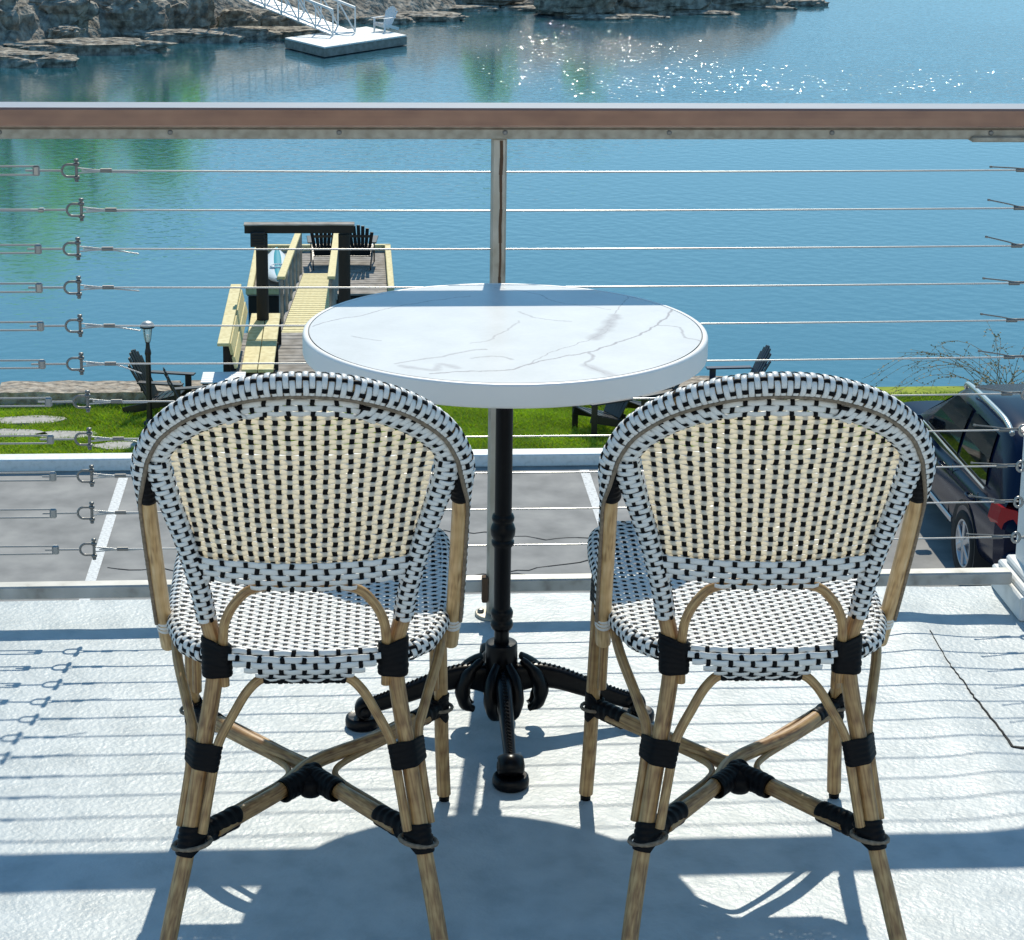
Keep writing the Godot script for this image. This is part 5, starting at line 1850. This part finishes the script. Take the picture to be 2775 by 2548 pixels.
# ---------------------------------------------------------------- parked car
func build_car() -> void:
	# local: -z forward, origin under the rear axle line's middle; rear face near z = +0.85
	var c := thing("parked_car", "dark navy estate car parked nose to the kerb at the right", "car", at(7.24, LOT, 20.6))
	c.scale = Vector3.ONE * 1.07
	var mb := MB.new()
	# lower body loft: z, half width, bottom, top
	var st := [[0.92, 0.70, 0.42, 0.86], [0.90, 0.80, 0.34, 0.95], [0.80, 0.87, 0.28, 1.02], [0.4, 0.90, 0.25, 1.04], [-0.6, 0.905, 0.24, 1.02], [-1.6, 0.905, 0.24, 1.0], [-2.4, 0.89, 0.25, 0.97], [-3.0, 0.85, 0.28, 0.88], [-3.4, 0.78, 0.34, 0.76], [-3.55, 0.66, 0.42, 0.66]]
	var cs := PackedVector3Array()
	var xs := PackedVector3Array()
	var ys := PackedVector3Array()
	var s1 := PackedFloat32Array()
	var s2 := PackedFloat32Array()
	var fine := []
	for k in st.size() - 1:
		for q in 4:
			var t := q / 4.0
			fine.append([lerpf(st[k][0], st[k + 1][0], t), lerpf(st[k][1], st[k + 1][1], t), lerpf(st[k][2], st[k + 1][2], t), lerpf(st[k][3], st[k + 1][3], t)])
	fine.append(st[-1])
	for s in fine:
		cs.append(Vector3(0, (s[2] + s[3]) / 2, s[0])); xs.append(Vector3.RIGHT); ys.append(Vector3.UP)
		s1.append(s[1]); s2.append((s[3] - s[2]) / 2)
	var sec := PackedVector2Array()
	var sn := PackedVector2Array()
	for q in 36:
		var a := TAU * q / 36
		var d := Vector2(cos(a), sin(a))
		sec.append(Vector2(signf(d.x) * pow(absf(d.x), 0.38), signf(d.y) * pow(absf(d.y), 0.45)))
		sn.append(Vector2(signf(d.x) * pow(absf(d.x), 1.5), signf(d.y) * pow(absf(d.y), 1.5)).normalized())
	mb.rings(cs, xs, ys, sec, sn, true, true, s1, s2)
	put("body", mb, M.car_paint, c)
	# cabin loft: z, belt half width, roof half width, belt y, roof y
	var cab := [[0.86, 0.80, 0.70, 0.98, 1.10], [0.72, 0.82, 0.66, 0.99, 1.42], [0.55, 0.83, 0.655, 1.0, 1.575], [0.2, 0.84, 0.655, 1.0, 1.61], [-0.5, 0.845, 0.65, 0.99, 1.62], [-1.15, 0.84, 0.63, 0.98, 1.58], [-1.7, 0.83, 0.68, 0.97, 1.27], [-2.15, 0.82, 0.75, 0.96, 1.0]]
	mb = MB.new()
	var loops := []
	for s in cab:
		var lp := PackedVector3Array()
		var h: float = s[4] - s[3]
		for q in [[s[1], s[3] - 0.05], [s[1], s[3]], [lerpf(s[1], s[2], 0.5) + 0.02, s[3] + h * 0.5], [s[2] + 0.025, s[4] - h * 0.12], [s[2] - 0.03, s[4] - h * 0.02], [s[2] * 0.6, s[4] + 0.015 * h], [0.0, s[4] + 0.025 * h]]:
			lp.append(Vector3(q[0], q[1], s[0]))
		for k in range(lp.size() - 2, -1, -1):
			lp.append(lp[k] * Vector3(-1, 1, 1))
		loops.append(lp)
	var stl := SurfaceTool.new()
	stl.begin(Mesh.PRIMITIVE_TRIANGLES)
	stl.set_smooth_group(0)
	var L: int = loops[0].size()
	for k in loops.size():
		for q in L:
			stl.add_vertex(loops[k][q])
	for k in loops.size() - 1:
		for q in L - 1:
			var a := k * L + q
			stl.add_index(a); stl.add_index(a + 1); stl.add_index(a + L)
			stl.add_index(a + 1); stl.add_index(a + L + 1); stl.add_index(a + L)
	stl.generate_normals()
	put("cabin", stl.commit(), M.car_paint, c)
	var glass := func(sx: float, z0: float, z1: float, z0t: float, z1t: float, y0: float, y1: float) -> MB:
		var g := MB.new()
		var rows := []
		for r in 5:
			var t := r / 4.0
			var y := lerpf(y0, y1, t)
			var x := lerpf(0.838, 0.69, clampf((y - 0.99) / 0.55, 0, 1)) + 0.012 + 0.02 * sin(PI * t)
			rows.append([Vector3(sx * x, y, lerpf(z0, z0t, t)), Vector3(sx * x, y, lerpf(z1, z1t, t))])
		for r in 4:
			var nn := ((rows[r][1] - rows[r][0]) as Vector3).cross(rows[r + 1][0] - rows[r][0]).normalized()
			if nn.x * sx < 0:
				nn = -nn
			g.poly([rows[r][0], rows[r][1], rows[r + 1][1], rows[r + 1][0]], nn)
		return g
	for sx in [-1.0, 1.0]:
		put("side_window", glass.call(sx, -1.72, -0.62, -1.12, -0.60, 1.03, 1.50), M.car_glass, c)
		put("side_window", glass.call(sx, -0.52, 0.36, -0.51, 0.22, 1.03, 1.50), M.car_glass, c)
		mb = MB.new()
		beam(mb, Vector3(sx * 0.862, 1.018, -1.8), Vector3(sx * 0.862, 1.022, 0.40), 0.014, 0.02, Vector3.UP, 0.003)
		put("window_trim", mb, M.chrome, c)
		mb = MB.new()
		tube(mb, spline([Vector3(sx * 0.665, 1.60, -1.02), Vector3(sx * 0.665, 1.655, -0.92), Vector3(sx * 0.67, 1.675, -0.3), Vector3(sx * 0.67, 1.665, 0.3), Vector3(sx * 0.675, 1.60, 0.55)], 5), 0.026, 8)
		put("roof_rail", mb, M.chrome, c)
		# door cut lines, handles, lower trim
		for z in [-1.75, -0.57, 0.30]:
			mb = MB.new()
			beam(mb, Vector3(sx * 0.906, 0.36, z), Vector3(sx * 0.885, 0.95, z), 0.006, 0.01, Vector3.BACK, 0.0)
			put("door_gap", mb, M.trim, c)
		for z in [-0.85, 0.12]:
			mb = MB.new()
			tube(mb, spline([Vector3(sx * 0.90, 0.85, z - 0.1), Vector3(sx * 0.935, 0.86, z - 0.05), Vector3(sx * 0.935, 0.86, z + 0.05), Vector3(sx * 0.90, 0.85, z + 0.1)], 3), 0.014, 6)
			put("door_handle", mb, M.car_paint, c)
		mb = MB.new()
		beam(mb, Vector3(sx * 0.905, 0.42, -2.0), Vector3(sx * 0.905, 0.42, -0.45), 0.02, 0.06, Vector3.UP, 0.008)
		put("door_moulding", mb, M.alloy, c)
		mb = MB.new()
		bx(mb, Vector3(sx * 0.97, 1.05, -1.72), Vector3(0.16, 0.12, 0.09), 0.03)
		put("mirror", mb, M.car_paint, c)
		# lamps
		mb = MB.new()
		var tl := PackedVector3Array()
		prismz(mb, [Vector2(0.60, 0.74), Vector2(0.78, 0.72), Vector2(0.86, 0.86), Vector2(0.83, 1.0), Vector2(0.70, 0.98)], sx, 0.80, 0.94)
		put("tail_light", mb, M.red_lens, c)
		mb = MB.new()
		prismz(mb, [Vector2(0.61, 0.70), Vector2(0.76, 0.69), Vector2(0.77, 0.735), Vector2(0.61, 0.735)], sx, 0.8, 0.945)
		put("reverse_light", mb, M.clear_lens, c)
		for z in [0.0, -2.62]:
			mb = MB.new()
			lathe(mb, Vector3(sx * 0.80, 0.36, z), [Vector2(0.40, -0.12 * sx), Vector2(0.40, 0.1075 * sx)], 32, Vector3.RIGHT)
			lathe(mb, Vector3(sx * 0.80, 0.36, z), [Vector2(0.345, 0.102 * sx), Vector2(0.40, 0.112 * sx)], 32, Vector3.RIGHT)
			put("wheel_arch", mb, M.trim, c)
			wheel(c, Vector3(sx * 0.80, 0.335, z), sx)
	mb = MB.new()
	mb.poly([Vector3(-0.66, 1.10, 0.885), Vector3(0.66, 1.10, 0.885), Vector3(0.58, 1.44, 0.735), Vector3(-0.58, 1.44, 0.735)], Vector3(0, 0.4, 0.92).normalized())
	put("rear_window", mb, M.car_glass, c)
	mb = MB.new()
	mb.poly([Vector3(-0.74, 1.02, -2.14), Vector3(0.74, 1.02, -2.14), Vector3(0.58, 1.54, -1.23), Vector3(-0.58, 1.54, -1.23)], Vector3(0, 0.87, -0.5).normalized())
	put("windscreen", mb, M.car_glass, c)
	mb = MB.new()
	bx(mb, Vector3(0, 0.47, 0.90), Vector3(1.62, 0.22, 0.14), 0.05)
	put("rear_bumper", mb, M.car_paint, c)
	mb = MB.new()
	bx(mb, Vector3(0, 0.58, 0.975), Vector3(1.3, 0.02, 0.02), 0.006)
	put("bumper_strip", mb, M.chrome, c)

func prismz(mb: MB, p: Array, sx: float, z0: float, z1: float) -> void:
	var a := []
	var b := []
	for q: Vector2 in p:
		a.append(Vector3(q.x * sx, q.y, z1 - 0.5 * maxf(0, q.x - 0.66) * 0.9)); b.append(Vector3((q.x + 0.045) * sx, q.y, z0 - 0.1))
	mb.poly(a, Vector3(0.25 * sx, 0, 1).normalized())
	for k in p.size():
		var k2 := (k + 1) % p.size()
		var nn := ((a[k2] - a[k]) as Vector3).cross(b[k] - a[k]).normalized()
		var mid: Vector3 = (a[k] + a[k2]) / 2 - (a[0] + a[2]) / 2
		mb.poly([a[k], a[k2], b[k2], b[k]], nn if nn.dot(mid) > 0 else -nn)

func wheel(c: Node3D, p: Vector3, sx: float) -> void:
	var w := hold("wheel", c)
	w.position = p
	var ax := Vector3(sx, 0, 0)
	var mb := MB.new()
	lathe(mb, Vector3.ZERO, [Vector2(0.235, 0.112), Vector2(0.27, 0.122), Vector2(0.315, 0.114), Vector2(0.335, 0.08), Vector2(0.335, -0.09), Vector2(0.24, -0.1)], 36, ax)
	put("tyre", mb, M.tyre, w)
	mb = MB.new()
	lathe(mb, Vector3.ZERO, [Vector2(0.238, 0.108), Vector2(0.225, 0.115), Vector2(0.212, 0.108), Vector2(0.205, 0.03), Vector2(0.0, 0.02)], 36, ax)
	for k in 6:
		var a := TAU * k / 6.0
		var d := Vector3(0, cos(a), sin(a))
		beam(mb, d * 0.03 + ax * 0.105, d * 0.215 + ax * 0.10, 0.055, 0.025, ax, 0.006)
	lathe(mb, ax * 0.09, [Vector2(0.05, 0.0), Vector2(0.045, 0.025), Vector2(0.0, 0.03)], 20, ax)
	put("rim", mb, M.alloy, w)
